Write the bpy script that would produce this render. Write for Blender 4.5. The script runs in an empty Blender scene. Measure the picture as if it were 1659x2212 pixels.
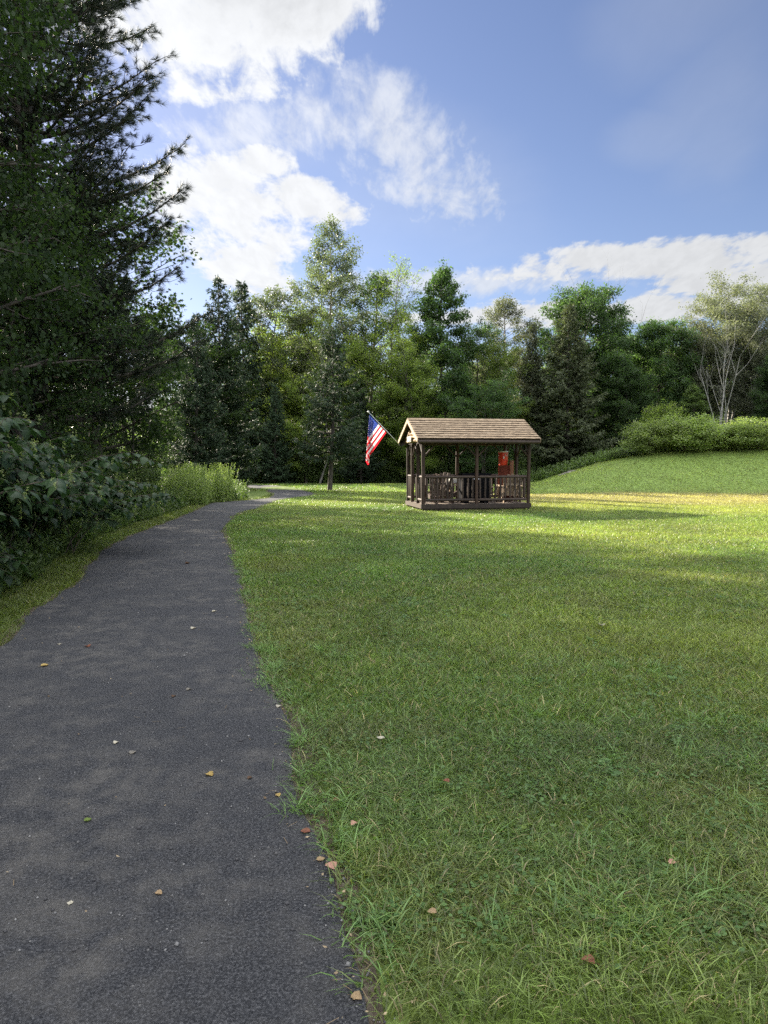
import bpy, math, random, time
_T0 = time.time()
def lap(t): print('LAP', t, round(time.time() - _T0, 1))
import numpy as np
from math import radians as R, sin, cos, pi
rng = np.random.default_rng(7)
random.seed(7)
scene = bpy.context.scene
COL = scene.collection

# ------------------------------------------------------------------ camera
CAM_Z = 1.6
F = 1534.0                       # focal length for a 1659 x 2212 picture
PITCH = -math.atan((1106 - 996) / F)
cam_d = bpy.data.cameras.new('camera')
cam = bpy.data.objects.new('camera', cam_d); COL.objects.link(cam)
cam.location = (0, 0, CAM_Z)
cam.rotation_euler = (pi / 2 + PITCH, 0, 0)
cam_d.sensor_fit = 'VERTICAL'; cam_d.sensor_height = 24
cam_d.lens = F / 2212 * 24
cam_d.clip_start = .05; cam_d.clip_end = 3000
scene.camera = cam

def ray(vx, vy):
    r, u = vx - 829.5, 1106 - vy
    return np.array([r, F * cos(PITCH) - u * sin(PITCH), F * sin(PITCH) + u * cos(PITCH)])
def on_ground(vx, vy, z=0.):
    d = ray(vx, vy); k = (z - CAM_Z) / d[2]
    return d[0] * k, d[1] * k
def at_depth(vx, vy, Y):
    d = ray(vx, vy); k = Y / d[1]
    return d[0] * k, Y, CAM_Z + d[2] * k

# ------------------------------------------------------------------ object helpers
def tag(o, label=None, cat=None, group=None, kind=None):
    if label: o['label'] = label
    if cat: o['category'] = cat
    if group: o['group'] = group
    if kind: o['kind'] = kind
    return o
def empty(name, loc=(0, 0, 0), rz=0.):
    o = bpy.data.objects.new(name, None); COL.objects.link(o)
    o.location = loc; o.rotation_euler = (0, 0, rz); o.empty_display_size = .2
    return o
def link(name, me, mat=None, parent=None):
    o = bpy.data.objects.new(name, me); COL.objects.link(o)
    if mat is not None and not me.materials:
        for m in (mat if isinstance(mat, (list, tuple)) else [mat]): me.materials.append(m)
    if parent is not None: o.parent = parent
    return o
def mesh_np(name, V, polys, attr=None, smooth=False, mi=None, col=None):
    """polys: list of int arrays (n,k)"""
    me = bpy.data.meshes.new(name)
    V = np.asarray(V, np.float32)
    polys = [np.asarray(p, np.int32) for p in polys if len(p)]
    tot = np.concatenate([np.full(len(p), p.shape[1], np.int32) for p in polys])
    loops = np.concatenate([p.ravel() for p in polys])
    me.vertices.add(len(V)); me.vertices.foreach_set('co', V.ravel())
    me.loops.add(len(loops)); me.loops.foreach_set('vertex_index', loops)
    me.polygons.add(len(tot))
    st = np.zeros(len(tot), np.int32); st[1:] = np.cumsum(tot)[:-1]
    me.polygons.foreach_set('loop_start', st); me.polygons.foreach_set('loop_total', tot)
    if mi is not None: me.polygons.foreach_set('material_index', np.asarray(mi, np.int32))
    if smooth: me.polygons.foreach_set('use_smooth', np.ones(len(tot), bool))
    me.update(calc_edges=True)
    if attr is not None:
        a = me.attributes.new('v', 'FLOAT', 'POINT'); a.data.foreach_set('value', np.asarray(attr, np.float32))
    if col is not None:
        a = me.color_attributes.new('col', 'FLOAT_COLOR', 'POINT')
        c = np.ones((len(V), 4), np.float32); c[:, :3] = col
        a.data.foreach_set('color', c.ravel())
    return me

class MB:
    """collects boxes and tubes and links them as one mesh"""
    def __init__(s): s.V = []; s.F = []; s.A = []; s.n = 0
    def add(s, V, F, a=None):
        V = np.asarray(V, float)
        s.V.append(V); s.F += [tuple(int(i) + s.n for i in f) for f in F]
        s.A.append(np.full(len(V), random.random() if a is None else a)); s.n += len(V)
    def box(s, c, d, rot=None, a=None):
        x, y, z = d[0] / 2, d[1] / 2, d[2] / 2
        V = np.array([(sx * x, sy * y, sz * z) for sx in (-1, 1) for sy in (-1, 1) for sz in (-1, 1)])
        if rot is not None: V = V @ np.array(rot).T
        s.add(V + np.array(c), [(0, 1, 3, 2), (4, 6, 7, 5), (0, 4, 5, 1), (2, 3, 7, 6), (0, 2, 6, 4), (1, 5, 7, 3)], a)
    def beam(s, p0, p1, w, h, up=(0, 0, 1), a=None):
        p0, p1, up = map(lambda q: np.array(q, float), (p0, p1, up))
        X = p1 - p0; L = np.linalg.norm(X); X /= L
        Y = np.cross(up, X)
        if np.linalg.norm(Y) < 1e-4: Y = np.cross((0, 1, 0), X)
        Y /= np.linalg.norm(Y); Z = np.cross(X, Y)
        s.box((p0 + p1) / 2, (L, w, h), np.stack([X, Y, Z], 1), a)
    def tube(s, P, rad, n=8, cap=True, a=None):
        V, Fq = tube_np(np.array(P, float), np.array(rad, float), n)
        F = [tuple(f) for f in Fq]
        if cap:
            F.append(tuple(range(n - 1, -1, -1))); m = len(V); F.append(tuple(range(m - n, m)))
        s.add(V, F, a)
    def log(s, p0, p1, r, taper=.06, n=8, a=None):
        p0, p1 = np.array(p0, float), np.array(p1, float)
        L = np.linalg.norm(p1 - p0); d = (p1 - p0) / L
        s.tube([p0, p0 + d * taper * .35, p0 + d * taper, p0 + d * L * .5, p1 - d * taper, p1 - d * taper * .35, p1],
               [r * .3, r * .72, r, r * random.uniform(.94, 1.04), r, r * .72, r * .3], n, a=a)
    def build(s, name, mat, parent=None, smooth=False):
        me = bpy.data.meshes.new(name)
        V = np.concatenate(s.V)
        me.from_pydata(V.tolist(), [], s.F)
        at = me.attributes.new('v', 'FLOAT', 'POINT'); at.data.foreach_set('value', np.concatenate(s.A).astype(np.float32))
        me.update()
        if smooth:
            me.polygons.foreach_set('use_smooth', [True] * len(me.polygons))
            me.set_sharp_from_angle(angle=R(40))
        return link(name, me, mat, parent)

def tube_np(P, rad, n=6):
    """verts and quads of a tube along P"""
    T = np.gradient(P, axis=0); T /= np.linalg.norm(T, axis=1)[:, None] + 1e-9
    ref = np.array([0, 0, 1.]) if abs(T[0][2]) < .9 else np.array([1., 0, 0])
    U = np.cross(T, ref); U /= np.linalg.norm(U, axis=1)[:, None] + 1e-9
    W = np.cross(T, U)
    a = np.linspace(0, 2 * pi, n, endpoint=False)
    V = P[:, None] + rad[:, None, None] * (np.cos(a)[None, :, None] * U[:, None] + np.sin(a)[None, :, None] * W[:, None])
    m = len(P); i = np.arange(m - 1)[:, None] * n; j = np.arange(n)[None]; k = (j + 1) % n
    Q = np.stack([i + j, i + k, i + n + k, i + n + j], -1).reshape(-1, 4)
    return V.reshape(-1, 3), Q

# ------------------------------------------------------------------ materials
def newmat(name):
    m = bpy.data.materials.new(name); m.use_nodes = True
    nt = m.node_tree; nt.nodes.clear()
    out = nt.nodes.new('ShaderNodeOutputMaterial')
    return m, nt, out
def N(nt, typ, **kw):
    n = nt.nodes.new(typ)
    for k, v in kw.items():
        if k.startswith('i_'):
            key = k[2:].replace('_', ' ')
            n.inputs[int(key) if key.isdigit() else key].default_value = v
        else: setattr(n, k, v)
    return n
def c4(c): return (c[0], c[1], c[2], 1)
def ramp(nt, fac, stops):
    r = nt.nodes.new('ShaderNodeValToRGB')
    e = r.color_ramp.elements
    while len(e) < len(stops): e.new(.5)
    for el, (p, c) in zip(e, stops): el.position = p; el.color = c4(c) if len(c) == 3 else c
    nt.links.new(fac, r.inputs[0]); return r
def mixc(nt, fac, a, b, mode='MIX'):
    m = nt.nodes.new('ShaderNodeMix'); m.data_type = 'RGBA'; m.blend_type = mode
    for s, v in ((0, fac), (6, a), (7, b)):
        if hasattr(v, 'links') or hasattr(v, 'is_output'): nt.links.new(v, m.inputs[s])
        else: m.inputs[s].default_value = c4(v) if isinstance(v, (tuple, list)) else v
    return m.outputs[2]

def leaf_mat(name, ca, cb, trans=.35, rough=.45, spec=.35, tcol=None, rnd=.25):
    if not name.startswith('fall'): ca, cb = tuple(v * 1.12 for v in ca), tuple(v * 1.12 for v in cb)
    m, nt, out = newmat(name)
    at = N(nt, 'ShaderNodeAttribute', attribute_name='v')
    col = mixc(nt, at.outputs['Fac'], ca, cb)
    oi = N(nt, 'ShaderNodeObjectInfo')
    hs = N(nt, 'ShaderNodeHueSaturation')
    mr = N(nt, 'ShaderNodeMapRange', i_3=1 - rnd, i_4=1 + rnd); nt.links.new(oi.outputs['Random'], mr.inputs[0])
    nt.links.new(mr.outputs[0], hs.inputs['Value']); nt.links.new(col, hs.inputs['Color'])
    pb = N(nt, 'ShaderNodeBsdfPrincipled', i_Roughness=rough); pb.inputs['Specular IOR Level'].default_value = spec
    nt.links.new(hs.outputs[0], pb.inputs['Base Color'])
    tr = N(nt, 'ShaderNodeBsdfTranslucent')
    tc = mixc(nt, 1., hs.outputs[0], tcol or (1.6, 1.8, .8), 'MULTIPLY')
    nt.links.new(tc, tr.inputs[0])
    mx = N(nt, 'ShaderNodeMixShader', i_0=trans)
    nt.links.new(pb.outputs[0], mx.inputs[1]); nt.links.new(tr.outputs[0], mx.inputs[2])
    nt.links.new(mx.outputs[0], out.inputs[0])
    return m

def surf_mat(name, stops, scale=8., rough=.8, bump=.3, stretch=(1, 1, 1), detail=6, spec=.25, vmix=0., bdist=.01, metal=0., coord='Object'):
    m, nt, out = newmat(name)
    tc = N(nt, 'ShaderNodeTexCoord'); mp = N(nt, 'ShaderNodeMapping'); mp.inputs['Scale'].default_value = stretch
    nt.links.new(tc.outputs[coord], mp.inputs[0])
    no = N(nt, 'ShaderNodeTexNoise', i_Scale=scale, i_Detail=detail, i_Roughness=.65)
    nt.links.new(mp.outputs[0], no.inputs['Vector'])
    fac = no.outputs[0]
    if vmix:
        at = N(nt, 'ShaderNodeAttribute', attribute_name='v')
        mm = N(nt, 'ShaderNodeMix', i_0=vmix); nt.links.new(fac, mm.inputs[2]); nt.links.new(at.outputs['Fac'], mm.inputs[3])
        fac = mm.outputs[0]
    rp = ramp(nt, fac, stops)
    pb = N(nt, 'ShaderNodeBsdfPrincipled', i_Roughness=rough, i_Metallic=metal); pb.inputs['Specular IOR Level'].default_value = spec
    nt.links.new(rp.outputs[0], pb.inputs['Base Color'])
    if bump:
        bp = N(nt, 'ShaderNodeBump', i_Strength=bump, i_Distance=bdist)
        nt.links.new(no.outputs[0], bp.inputs['Height']); nt.links.new(bp.outputs[0], pb.inputs['Normal'])
    nt.links.new(pb.outputs[0], out.inputs[0])
    return m

M = {}
M['aspen_leaf'] = leaf_mat('aspen_leaf', (.050, .070, .040), (.10, .12, .066), .46, .45, .35, (1.4, 1.5, .85))
M['light_leaf'] = leaf_mat('light_leaf', (.070, .108, .028), (.15, .185, .050), .56, .5, .3)
M['maple_leaf'] = leaf_mat('maple_leaf', (.024, .048, .020), (.056, .092, .034), .48, .5, .3)
M['birch_leaf'] = leaf_mat('birch_leaf', (.070, .086, .052), (.135, .145, .092), .42, .5, .3, (1.35, 1.4, .9))
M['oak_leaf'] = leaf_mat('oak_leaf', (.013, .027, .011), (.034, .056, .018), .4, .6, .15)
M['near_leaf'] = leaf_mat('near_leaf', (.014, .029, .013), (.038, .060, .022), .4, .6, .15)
M['spruce_needle'] = leaf_mat('spruce_needle', (.018, .036, .020), (.045, .07, .034), .15, .6, .2)
M['olive_needle'] = leaf_mat('olive_needle', (.040, .054, .030), (.088, .10, .054), .2, .6, .2)
M['pine_needle'] = leaf_mat('pine_needle', (.014, .022, .016), (.030, .042, .026), .15, .5, .3)
M['shrub_leaf'] = leaf_mat('shrub_leaf', (.050, .082, .030), (.11, .15, .05), .38, .45, .3)
M['knot_leaf'] = leaf_mat('knot_leaf', (.016, .036, .018), (.044, .080, .028), .3, .46, .3)
M['hedge_leaf'] = leaf_mat('hedge_leaf', (.11, .16, .045), (.22, .27, .09), .38, .45, .35)
M['weed_leaf'] = leaf_mat('weed_leaf', (.095, .135, .045), (.20, .24, .095), .45, .5, .3)
M['bark'] = surf_mat('bark', [(.3, (.035, .03, .026)), (.7, (.12, .105, .09))], 14, .9, .6, (1, 1, .25), bdist=.03)
M['grey_bark'] = surf_mat('grey_bark', [(.3, (.10, .095, .085)), (.7, (.26, .245, .22))], 10, .85, .4, (1, 1, .3), bdist=.02)
M['pale_bark'] = surf_mat('pale_bark', [(.33, (.06, .055, .05)), (.45, (.27, .26, .24)), (.8, (.42, .41, .38))], 5, .75, .3, (1, 1, 2.2), bdist=.01)
M['twig'] = surf_mat('twig', [(.3, (.05, .04, .03)), (.7, (.12, .10, .075))], 12, .9, .2)
M['wood_dark'] = surf_mat('wood_dark', [(.3, (.018, .011, .008)), (.7, (.060, .036, .025))], 9, .68, .35, (1, 1, 1), vmix=.3, bdist=.006, spec=.3)
M['wood_rail'] = surf_mat('wood_rail', [(.3, (.026, .018, .014)), (.7, (.074, .050, .039))], 9, .65, .35, (1, 1, 1), vmix=.3, bdist=.006, spec=.35)
M['wood_tan'] = surf_mat('wood_tan', [(.3, (.28, .19, .11)), (.7, (.46, .33, .2))], 7, .7, .3, (1, 1, 4), vmix=.3, bdist=.005)
M['wood_trim'] = surf_mat('wood_trim', [(.3, (.30, .22, .15)), (.7, (.44, .34, .24))], 9, .7, .2, vmix=.2, bdist=.004)
M['deck'] = surf_mat('deck', [(.3, (.20, .16, .13)), (.7, (.38, .32, .27))], 12, .7, .2, (6, 1, 1), vmix=.4, bdist=.004)
M['shingle'] = surf_mat('shingle', [(.25, (.13, .094, .060)), (.55, (.235, .175, .115)), (.8, (.33, .26, .18))], 5, .8, .5, (1, 1, 1), vmix=.16, bdist=.01)
M['shingle_end'] = surf_mat('shingle_end', [(.3, (.045, .03, .022)), (.7, (.10, .07, .05))], 5, .9, .3)  # dark tone carries the shade on the shingle butts
M['chair_wood'] = surf_mat('chair_wood', [(.3, (.07, .05, .042)), (.7, (.16, .12, .10))], 12, .6, .2, vmix=.4, bdist=.004)
M['chair_tan'] = surf_mat('chair_tan', [(.3, (.22, .16, .11)), (.7, (.36, .28, .2))], 12, .6, .2, vmix=.4, bdist=.004)
M['cabinet_red'] = surf_mat('cabinet_red', [(.3, (.13, .035, .022)), (.7, (.22, .065, .04))], 6, .5, .1, (1, 1, .2))
M['cabinet_sunlit_face'] = surf_mat('cabinet_sunlit_face', [(.3, (.38, .2, .13)), (.7, (.5, .3, .2))], 6, .55, .1)  # lighter copy of the cabinet wood, sunlight put into the colour
M['chest_dark'] = surf_mat('chest_dark', [(.3, (.006, .006, .008)), (.7, (.012, .012, .014))], 6, .9, .1, spec=.05)
M['red_plastic'] = surf_mat('red_plastic', [(.3, (.74, .05, .02)), (.7, (.8, .07, .028))], 3, .35, 0, spec=.5)
M['white_plastic'] = surf_mat('white_plastic', [(.3, (.62, .62, .58)), (.7, (.76, .76, .72))], 4, .4, 0, spec=.5)
M['black_paint'] = surf_mat('black_paint', [(.3, (.015, .015, .016)), (.7, (.03, .03, .03))], 4, .5, 0)
M['metal'] = surf_mat('metal', [(.3, (.55, .57, .6)), (.7, (.7, .72, .75))], 20, .3, 0, metal=1., spec=.5)
M['stone_grey'] = surf_mat('stone_grey', [(.3, (.06, .058, .06)), (.75, (.20, .195, .19))], 9, .9, .2, vmix=.8)

def flag_mat(name, c):
    m, nt, out = newmat(name)
    pb = N(nt, 'ShaderNodeBsdfPrincipled', i_Roughness=.75); pb.inputs['Base Color'].default_value = c4(c)
    wv = N(nt, 'ShaderNodeTexNoise', i_Scale=220.); bp = N(nt, 'ShaderNodeBump', i_Strength=.15, i_Distance=.001)
    nt.links.new(wv.outputs[0], bp.inputs['Height']); nt.links.new(bp.outputs[0], pb.inputs['Normal'])
    tr = N(nt, 'ShaderNodeBsdfTranslucent'); tr.inputs[0].default_value = c4(tuple(min(1, x * 1.1) for x in c))
    mx = N(nt, 'ShaderNodeMixShader', i_0=.45)
    nt.links.new(pb.outputs[0], mx.inputs[1]); nt.links.new(tr.outputs[0], mx.inputs[2]); nt.links.new(mx.outputs[0], out.inputs[0])
    return m
M['flag_red'] = flag_mat('flag_red', (.62, .02, .035)); M['flag_white'] = flag_mat('flag_white', (.8, .78, .8)); M['flag_blue'] = flag_mat('flag_blue', (.025, .05, .26))

# ------------------------------------------------------------------ terrain
def sm(a, b, x):
    t = np.clip((x - a) / (b - a), 0, 1); return t * t * (3 - 2 * t)
HX = np.array([-200, 4, 7.5, 9.7, 13.6, 16.9, 24.3, 40, 200.]); HZ = np.array([0, 0, .03, .22, 1.45, 2.12, 2.42, 3.0, 4.0])
def gh(x, y):
    x, y = np.asarray(x, float), np.asarray(y, float)
    s = x / np.maximum(y, 1) * 45
    h = np.interp(s, HX, HZ) * sm(34, 42.5, y) * (1 + .012 * np.maximum(y - 43, 0))
    h = h + .22 * np.exp(-((x - .3) / 4.5) ** 2 - ((y - 42.5) / 2.6) ** 2)
    w = sm(2.5, 7, x + (y - 20) * .0) * (1 - .0 * y)
    h = h + w * (.035 * np.sin(x * .55 + 1.3) * np.sin(y * .41) + .015 * np.sin(x * 1.7 + y * 1.1))
    return h

def grid_lines(segs):
    out = []
    for a, b, s in segs: out.append(np.arange(a, b, s))
    out.append([segs[-1][1]]); return np.concatenate(out)
gx = grid_lines([(-900, -100, 80), (-100, -40, 6), (-40, -12, 2), (-12, 30, .5), (30, 60, 2), (60, 120, 8), (120, 900, 80)])
gy = grid_lines([(-60, 0, 6), (0, 60, .5), (60, 100, 2), (100, 200, 10), (200, 1500, 100)])
GX, GY = np.meshgrid(gx, gy)
V = np.stack([GX, GY, gh(GX, GY)], -1).reshape(-1, 3)
nx = len(gx); ii, jj = np.meshgrid(np.arange(len(gy) - 1), np.arange(nx - 1), indexing='ij')
a0 = (ii * nx + jj).ravel()
me = mesh_np('ground', V, [np.stack([a0, a0 + 1, a0 + nx + 1, a0 + nx], 1)], smooth=True)

# lawn colour: shared by the ground sheet and (through python) the blades
def lawn_mat():
    m, nt, out = newmat('lawn_ground')
    g = N(nt, 'ShaderNodeNewGeometry')
    n1 = N(nt, 'ShaderNodeTexNoise', i_Scale=.35, i_Detail=5., i_Roughness=.6); nt.links.new(g.outputs['Position'], n1.inputs['Vector'])
    n2 = N(nt, 'ShaderNodeTexNoise', i_Scale=9., i_Detail=8., i_Roughness=.75); nt.links.new(g.outputs['Position'], n2.inputs['Vector'])
    base = ramp(nt, n1.outputs[0], [(.35, (.080, .125, .036)), (.65, (.14, .18, .056))])
    fine = ramp(nt, n2.outputs[0], [(.38, (.4, .38, .34)), (.60, (1.25, 1.25, 1.1))])
    c = mixc(nt, 1., base.outputs[0], fine.outputs[0], 'MULTIPLY')
    # dry strip past the gazebo
    sp = N(nt, 'ShaderNodeSeparateXYZ'); nt.links.new(g.outputs['Position'], sp.inputs[0])
    def mr(src, a, b, inv=False):
        k = N(nt, 'ShaderNodeMapRange', i_1=a, i_2=b, i_3=0., i_4=1.); k.interpolation_type = 'SMOOTHSTEP'; nt.links.new(src, k.inputs[0]); return k.outputs[0]
    def mul(a, b):
        k = N(nt, 'ShaderNodeMath', operation='MULTIPLY'); nt.links.new(a, k.inputs[0]); nt.links.new(b, k.inputs[1]); return k.outputs[0]
    f = mul(mul(mr(sp.outputs[1], 24, 29), mr(sp.outputs[1], 35.6, 34)), mr(sp.outputs[0], 0, 7))
    c = mixc(nt, f, c, (.20, .17, .075))
    fh = mul(mr(sp.outputs[1], 34.2, 36), mr(sp.outputs[0], 4, 9)); c = mixc(nt, fh, c, mixc(nt, 1., (.15, .22, .06), fine.outputs[0], 'MULTIPLY'))
    # woodland floor, left
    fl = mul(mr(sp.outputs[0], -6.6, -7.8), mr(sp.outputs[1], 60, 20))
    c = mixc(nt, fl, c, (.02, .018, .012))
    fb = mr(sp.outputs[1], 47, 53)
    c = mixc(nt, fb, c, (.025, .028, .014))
    pb = N(nt, 'ShaderNodeBsdfPrincipled', i_Roughness=.9); pb.inputs['Specular IOR Level'].default_value = .15
    nt.links.new(c, pb.inputs['Base Color'])
    bp = N(nt, 'ShaderNodeBump', i_Strength=.6, i_Distance=.03); nt.links.new(n2.outputs[0], bp.inputs['Height']); nt.links.new(bp.outputs[0], pb.inputs['Normal'])
    nt.links.new(pb.outputs[0], out.inputs[0]); return m
M['lawn'] = lawn_mat()
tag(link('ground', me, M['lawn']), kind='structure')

# ------------------------------------------------------------------ path
SRC = 1659 / 3072
Rpx = [(1462, 4096), (1418, 3857), (1379, 3713), (1341, 3529), (1290, 3410), (1235, 3298), (1190, 3163), (1172, 2989), (1138, 2835), (1061, 2700),
       (1034, 2661), (1001, 2528), (981, 2435), (955, 2329), (928, 2230), (902, 2170), (888, 2124), (905, 2095), (948, 2057), (1040, 2028), (1102, 2002), (1160, 1993), (1215, 1986),
       (1256, 1976), (1213, 1963), (1150, 1949), (1059, 1941)]
Lpx = [(-330, 2840), (-100, 2640), (0, 2594), (86, 2502), (150, 2440), (219, 2402), (255, 2369), (318, 2336), (365, 2253), (477, 2170), (617, 2110), (769, 2051), (849, 2014), (900, 2009),
       (1045, 1997), (1083, 1990), (1096, 1978), (1073, 1966), (1020, 1955)]
def smooth_line(px, step=.08, far=None, near=None):
    P = np.array([on_ground(x * SRC, y * SRC) for x, y in px])
    if near is not None: P = np.vstack([near, P])
    if far is not None: P = np.vstack([P, far])
    # Catmull-Rom
    Q = np.vstack([2 * P[0] - P[1], P, 2 * P[-1] - P[-2]]); o = []
    for i in range(1, len(Q) - 2):
        n = max(2, int(np.linalg.norm(Q[i + 1] - Q[i]) / step))
        t = np.linspace(0, 1, n, endpoint=False)[:, None]
        p0, p1, p2, p3 = Q[i - 1], Q[i], Q[i + 1], Q[i + 2]
        o.append(.5 * ((2 * p1) + (-p0 + p2) * t + (2 * p0 - 5 * p1 + 4 * p2 - p3) * t ** 2 + (-p0 + 3 * p1 - 3 * p2 + p3) * t ** 3))
    o.append(P[-1:]); return np.vstack(o)
def wob(n, s, amp, seed):
    r = np.random.default_rng(seed); x = np.arange(n); o = np.zeros(n)
    for k, a in ((s, 1.), (s / 2.7, .6), (s / 7, .4)):
        kn = r.normal(size=int(n / k) + 3); o += a * np.interp(x / k, np.arange(len(kn)), kn)
    return o * amp
def offset(P, d):
    T = np.gradient(P, axis=0); T /= np.linalg.norm(T, axis=1)[:, None] + 1e-9
    return P + np.stack([T[:, 1], -T[:, 0]], 1) * np.asarray(d)[:, None]
RL = smooth_line(Rpx, far=[(-14., 49.5), (-26, 56)], near=[(.25, -6), (.12, -2), (.0, 1.)]); LL = smooth_line(Lpx, far=[(-14., 44.), (-26, 50.)], near=[(-2.75, -6), (-2.7, -2), (-2.68, 1.)])
sR = np.clip(RL[:, 1] / 20, .35, 1); RL2 = offset(RL, wob(len(RL), 9, .032, 3) * sR * 1.2); LL2 = offset(LL, wob(len(LL), 9, .022, 4) * 1.2)
def strip(name, A, B, z, mat, n=160):
    def rs(P):
        d = np.r_[0, np.cumsum(np.linalg.norm(np.diff(P, axis=0), axis=1))]
        t = np.linspace(0, d[-1], 900); return np.stack([np.interp(t, d, P[:, 0]), np.interp(t, d, P[:, 1])], 1)
    return rs(A), rs(B)
def poly_sheet(name, A, B, z, mat):
    import bmesh
    bm = bmesh.new()
    vs = [bm.verts.new((p[0], p[1], z)) for p in A] + [bm.verts.new((p[0], p[1], z)) for p in B[::-1]]
    f = bm.faces.new(vs); f.normal_update()
    if f.normal.z < 0: f.normal_flip()
    bmesh.ops.triangulate(bm, faces=[f], ngon_method='EAR_CLIP')
    me = bpy.data.meshes.new(name); bm.to_mesh(me); bm.free()
    return tag(link(name, me, mat), kind='structure')
def path_mat():
    m, nt, out = newmat('path_cinder')
    g = N(nt, 'ShaderNodeNewGeometry'); P = g.outputs['Position']
    def noise(s, d=6., r=.65, vec=P):
        n = N(nt, 'ShaderNodeTexNoise', i_Scale=s, i_Detail=d, i_Roughness=r); nt.links.new(vec, n.inputs['Vector']); return n
    big = noise(1.1, 5.); mid = noise(6.); fine = noise(95., 4., .85)
    c = ramp(nt, fine.outputs[0], [(.37, (.010, .0105, .013)), (.50, (.031, .032, .036)), (.64, (.105, .105, .110))])
    dust = ramp(nt, big.outputs[0], [(.40, (0, 0, 0)), (.60, (1, 1, 1))])
    dm = ramp(nt, mid.outputs[0], [(.40, (0, 0, 0)), (.62, (.9, .9, .9))])
    f = mixc(nt, 1., dust.outputs[0], dm.outputs[0], 'MULTIPLY')
    dusty = mixc(nt, .5, c.outputs[0], (.14, .130, .115))
    col = mixc(nt, f, c.outputs[0], dusty)
    vo = N(nt, 'ShaderNodeTexVoronoi', i_Scale=42.); nt.links.new(P, vo.inputs['Vector'])
    sp = N(nt, 'ShaderNodeSeparateColor'); nt.links.new(vo.outputs['Color'], sp.inputs[0])
    l1 = N(nt, 'ShaderNodeMath', operation='GREATER_THAN', i_1=.985); nt.links.new(sp.outputs[0], l1.inputs[0])
    l2 = N(nt, 'ShaderNodeMath', operation='LESS_THAN', i_1=.2); nt.links.new(vo.outputs['Distance'], l2.inputs[0])
    l3 = N(nt, 'ShaderNodeMath', operation='MULTIPLY'); nt.links.new(l1.outputs[0], l3.inputs[0]); nt.links.new(l2.outputs[0], l3.inputs[1])
    col = mixc(nt, l3.outputs[0], col, (.15, .145, .14))
    pb = N(nt, 'ShaderNodeBsdfPrincipled', i_Roughness=.85); pb.inputs['Specular IOR Level'].default_value = .3
    nt.links.new(col, pb.inputs['Base Color'])
    v2 = N(nt, 'ShaderNodeTexVoronoi', i_Scale=150.); nt.links.new(P, v2.inputs['Vector'])
    ad = N(nt, 'ShaderNodeMath', operation='MULTIPLY_ADD', i_1=-.12); nt.links.new(v2.outputs['Distance'], ad.inputs[0]); nt.links.new(fine.outputs[0], ad.inputs[2])
    bp = N(nt, 'ShaderNodeBump', i_Strength=1., i_Distance=.012); nt.links.new(ad.outputs[0], bp.inputs['Height']); nt.links.new(bp.outputs[0], pb.inputs['Normal'])
    nt.links.new(pb.outputs[0], out.inputs[0]); return m
M['path'] = path_mat()
M['soil'] = surf_mat('soil', [(.3, (.03, .024, .018)), (.5, (.07, .055, .04)), (.7, (.13, .11, .085))], 30, .95, .8, coord='Object', bdist=.02)
poly_sheet('path', LL2, RL2, .012, M['path'])
poly_sheet('path_edge', offset(LL, -.07 - .04 * np.abs(wob(len(LL), 12, 1, 8))), offset(RL, .05 + .05 * np.abs(wob(len(RL), 12, 1, 9))), .006, M['soil'])
PATH = np.vstack([LL2[::3], RL2[::3][::-1]])
def in_poly(x, y, P):
    ins = np.zeros(len(x), bool)
    px, py = P[:, 0], P[:, 1]; qx, qy = np.roll(px, -1), np.roll(py, -1)
    for a, b, c, d in zip(px, py, qx, qy):
        if b == d: continue
        m = (b > y) != (d > y)
        if not m.any(): continue
        k = np.where(m)[0]
        t = x[k] < (c - a) * (y[k] - b) / (d - b) + a
        ins[k[t]] ^= True
    return ins
# raster of the path: distance from it, up to 0.6 m
_c = .03; _gx = np.arange(-9, 3.4, _c); _gy = np.arange(1.5, 52, _c); _X, _Y = np.meshgrid(_gx, _gy)
_in = in_poly(_X.ravel(), _Y.ravel(), PATH).reshape(_X.shape)
_D = np.where(_in, 0., 9.); _m = _in.copy()
for _k in range(20):
    _n = _m.copy(); _n[1:] |= _m[:-1]; _n[:-1] |= _m[1:]; _n[:, 1:] |= _m[:, :-1]; _n[:, :-1] |= _m[:, 1:]
    if _k % 2:
        _n[1:, 1:] |= _m[:-1, :-1]; _n[:-1, :-1] |= _m[1:, 1:]; _n[1:, :-1] |= _m[:-1, 1:]; _n[:-1, 1:] |= _m[1:, :-1]
    _D[_n & ~_m] = (_k + 1) * _c; _m = _n
def path_dist(x, y):
    i = np.clip(((y - _gy[0]) / _c + .5).astype(int), 0, len(_gy) - 1); j = np.clip(((x - _gx[0]) / _c + .5).astype(int), 0, len(_gx) - 1)
    o = _D[i, j].copy(); o[(x < -9) | (x > 3.3) | (y > 52)] = 9.; return o
# gazebo frame, needed to keep grass off its deck
GZ = np.array([1.21, 22.75]); GA = R(10.6)
GU = np.array([cos(GA), sin(GA)]); GW = np.array([-sin(GA), cos(GA)])
GWID, GDEP = 3.70, 2.35

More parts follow.
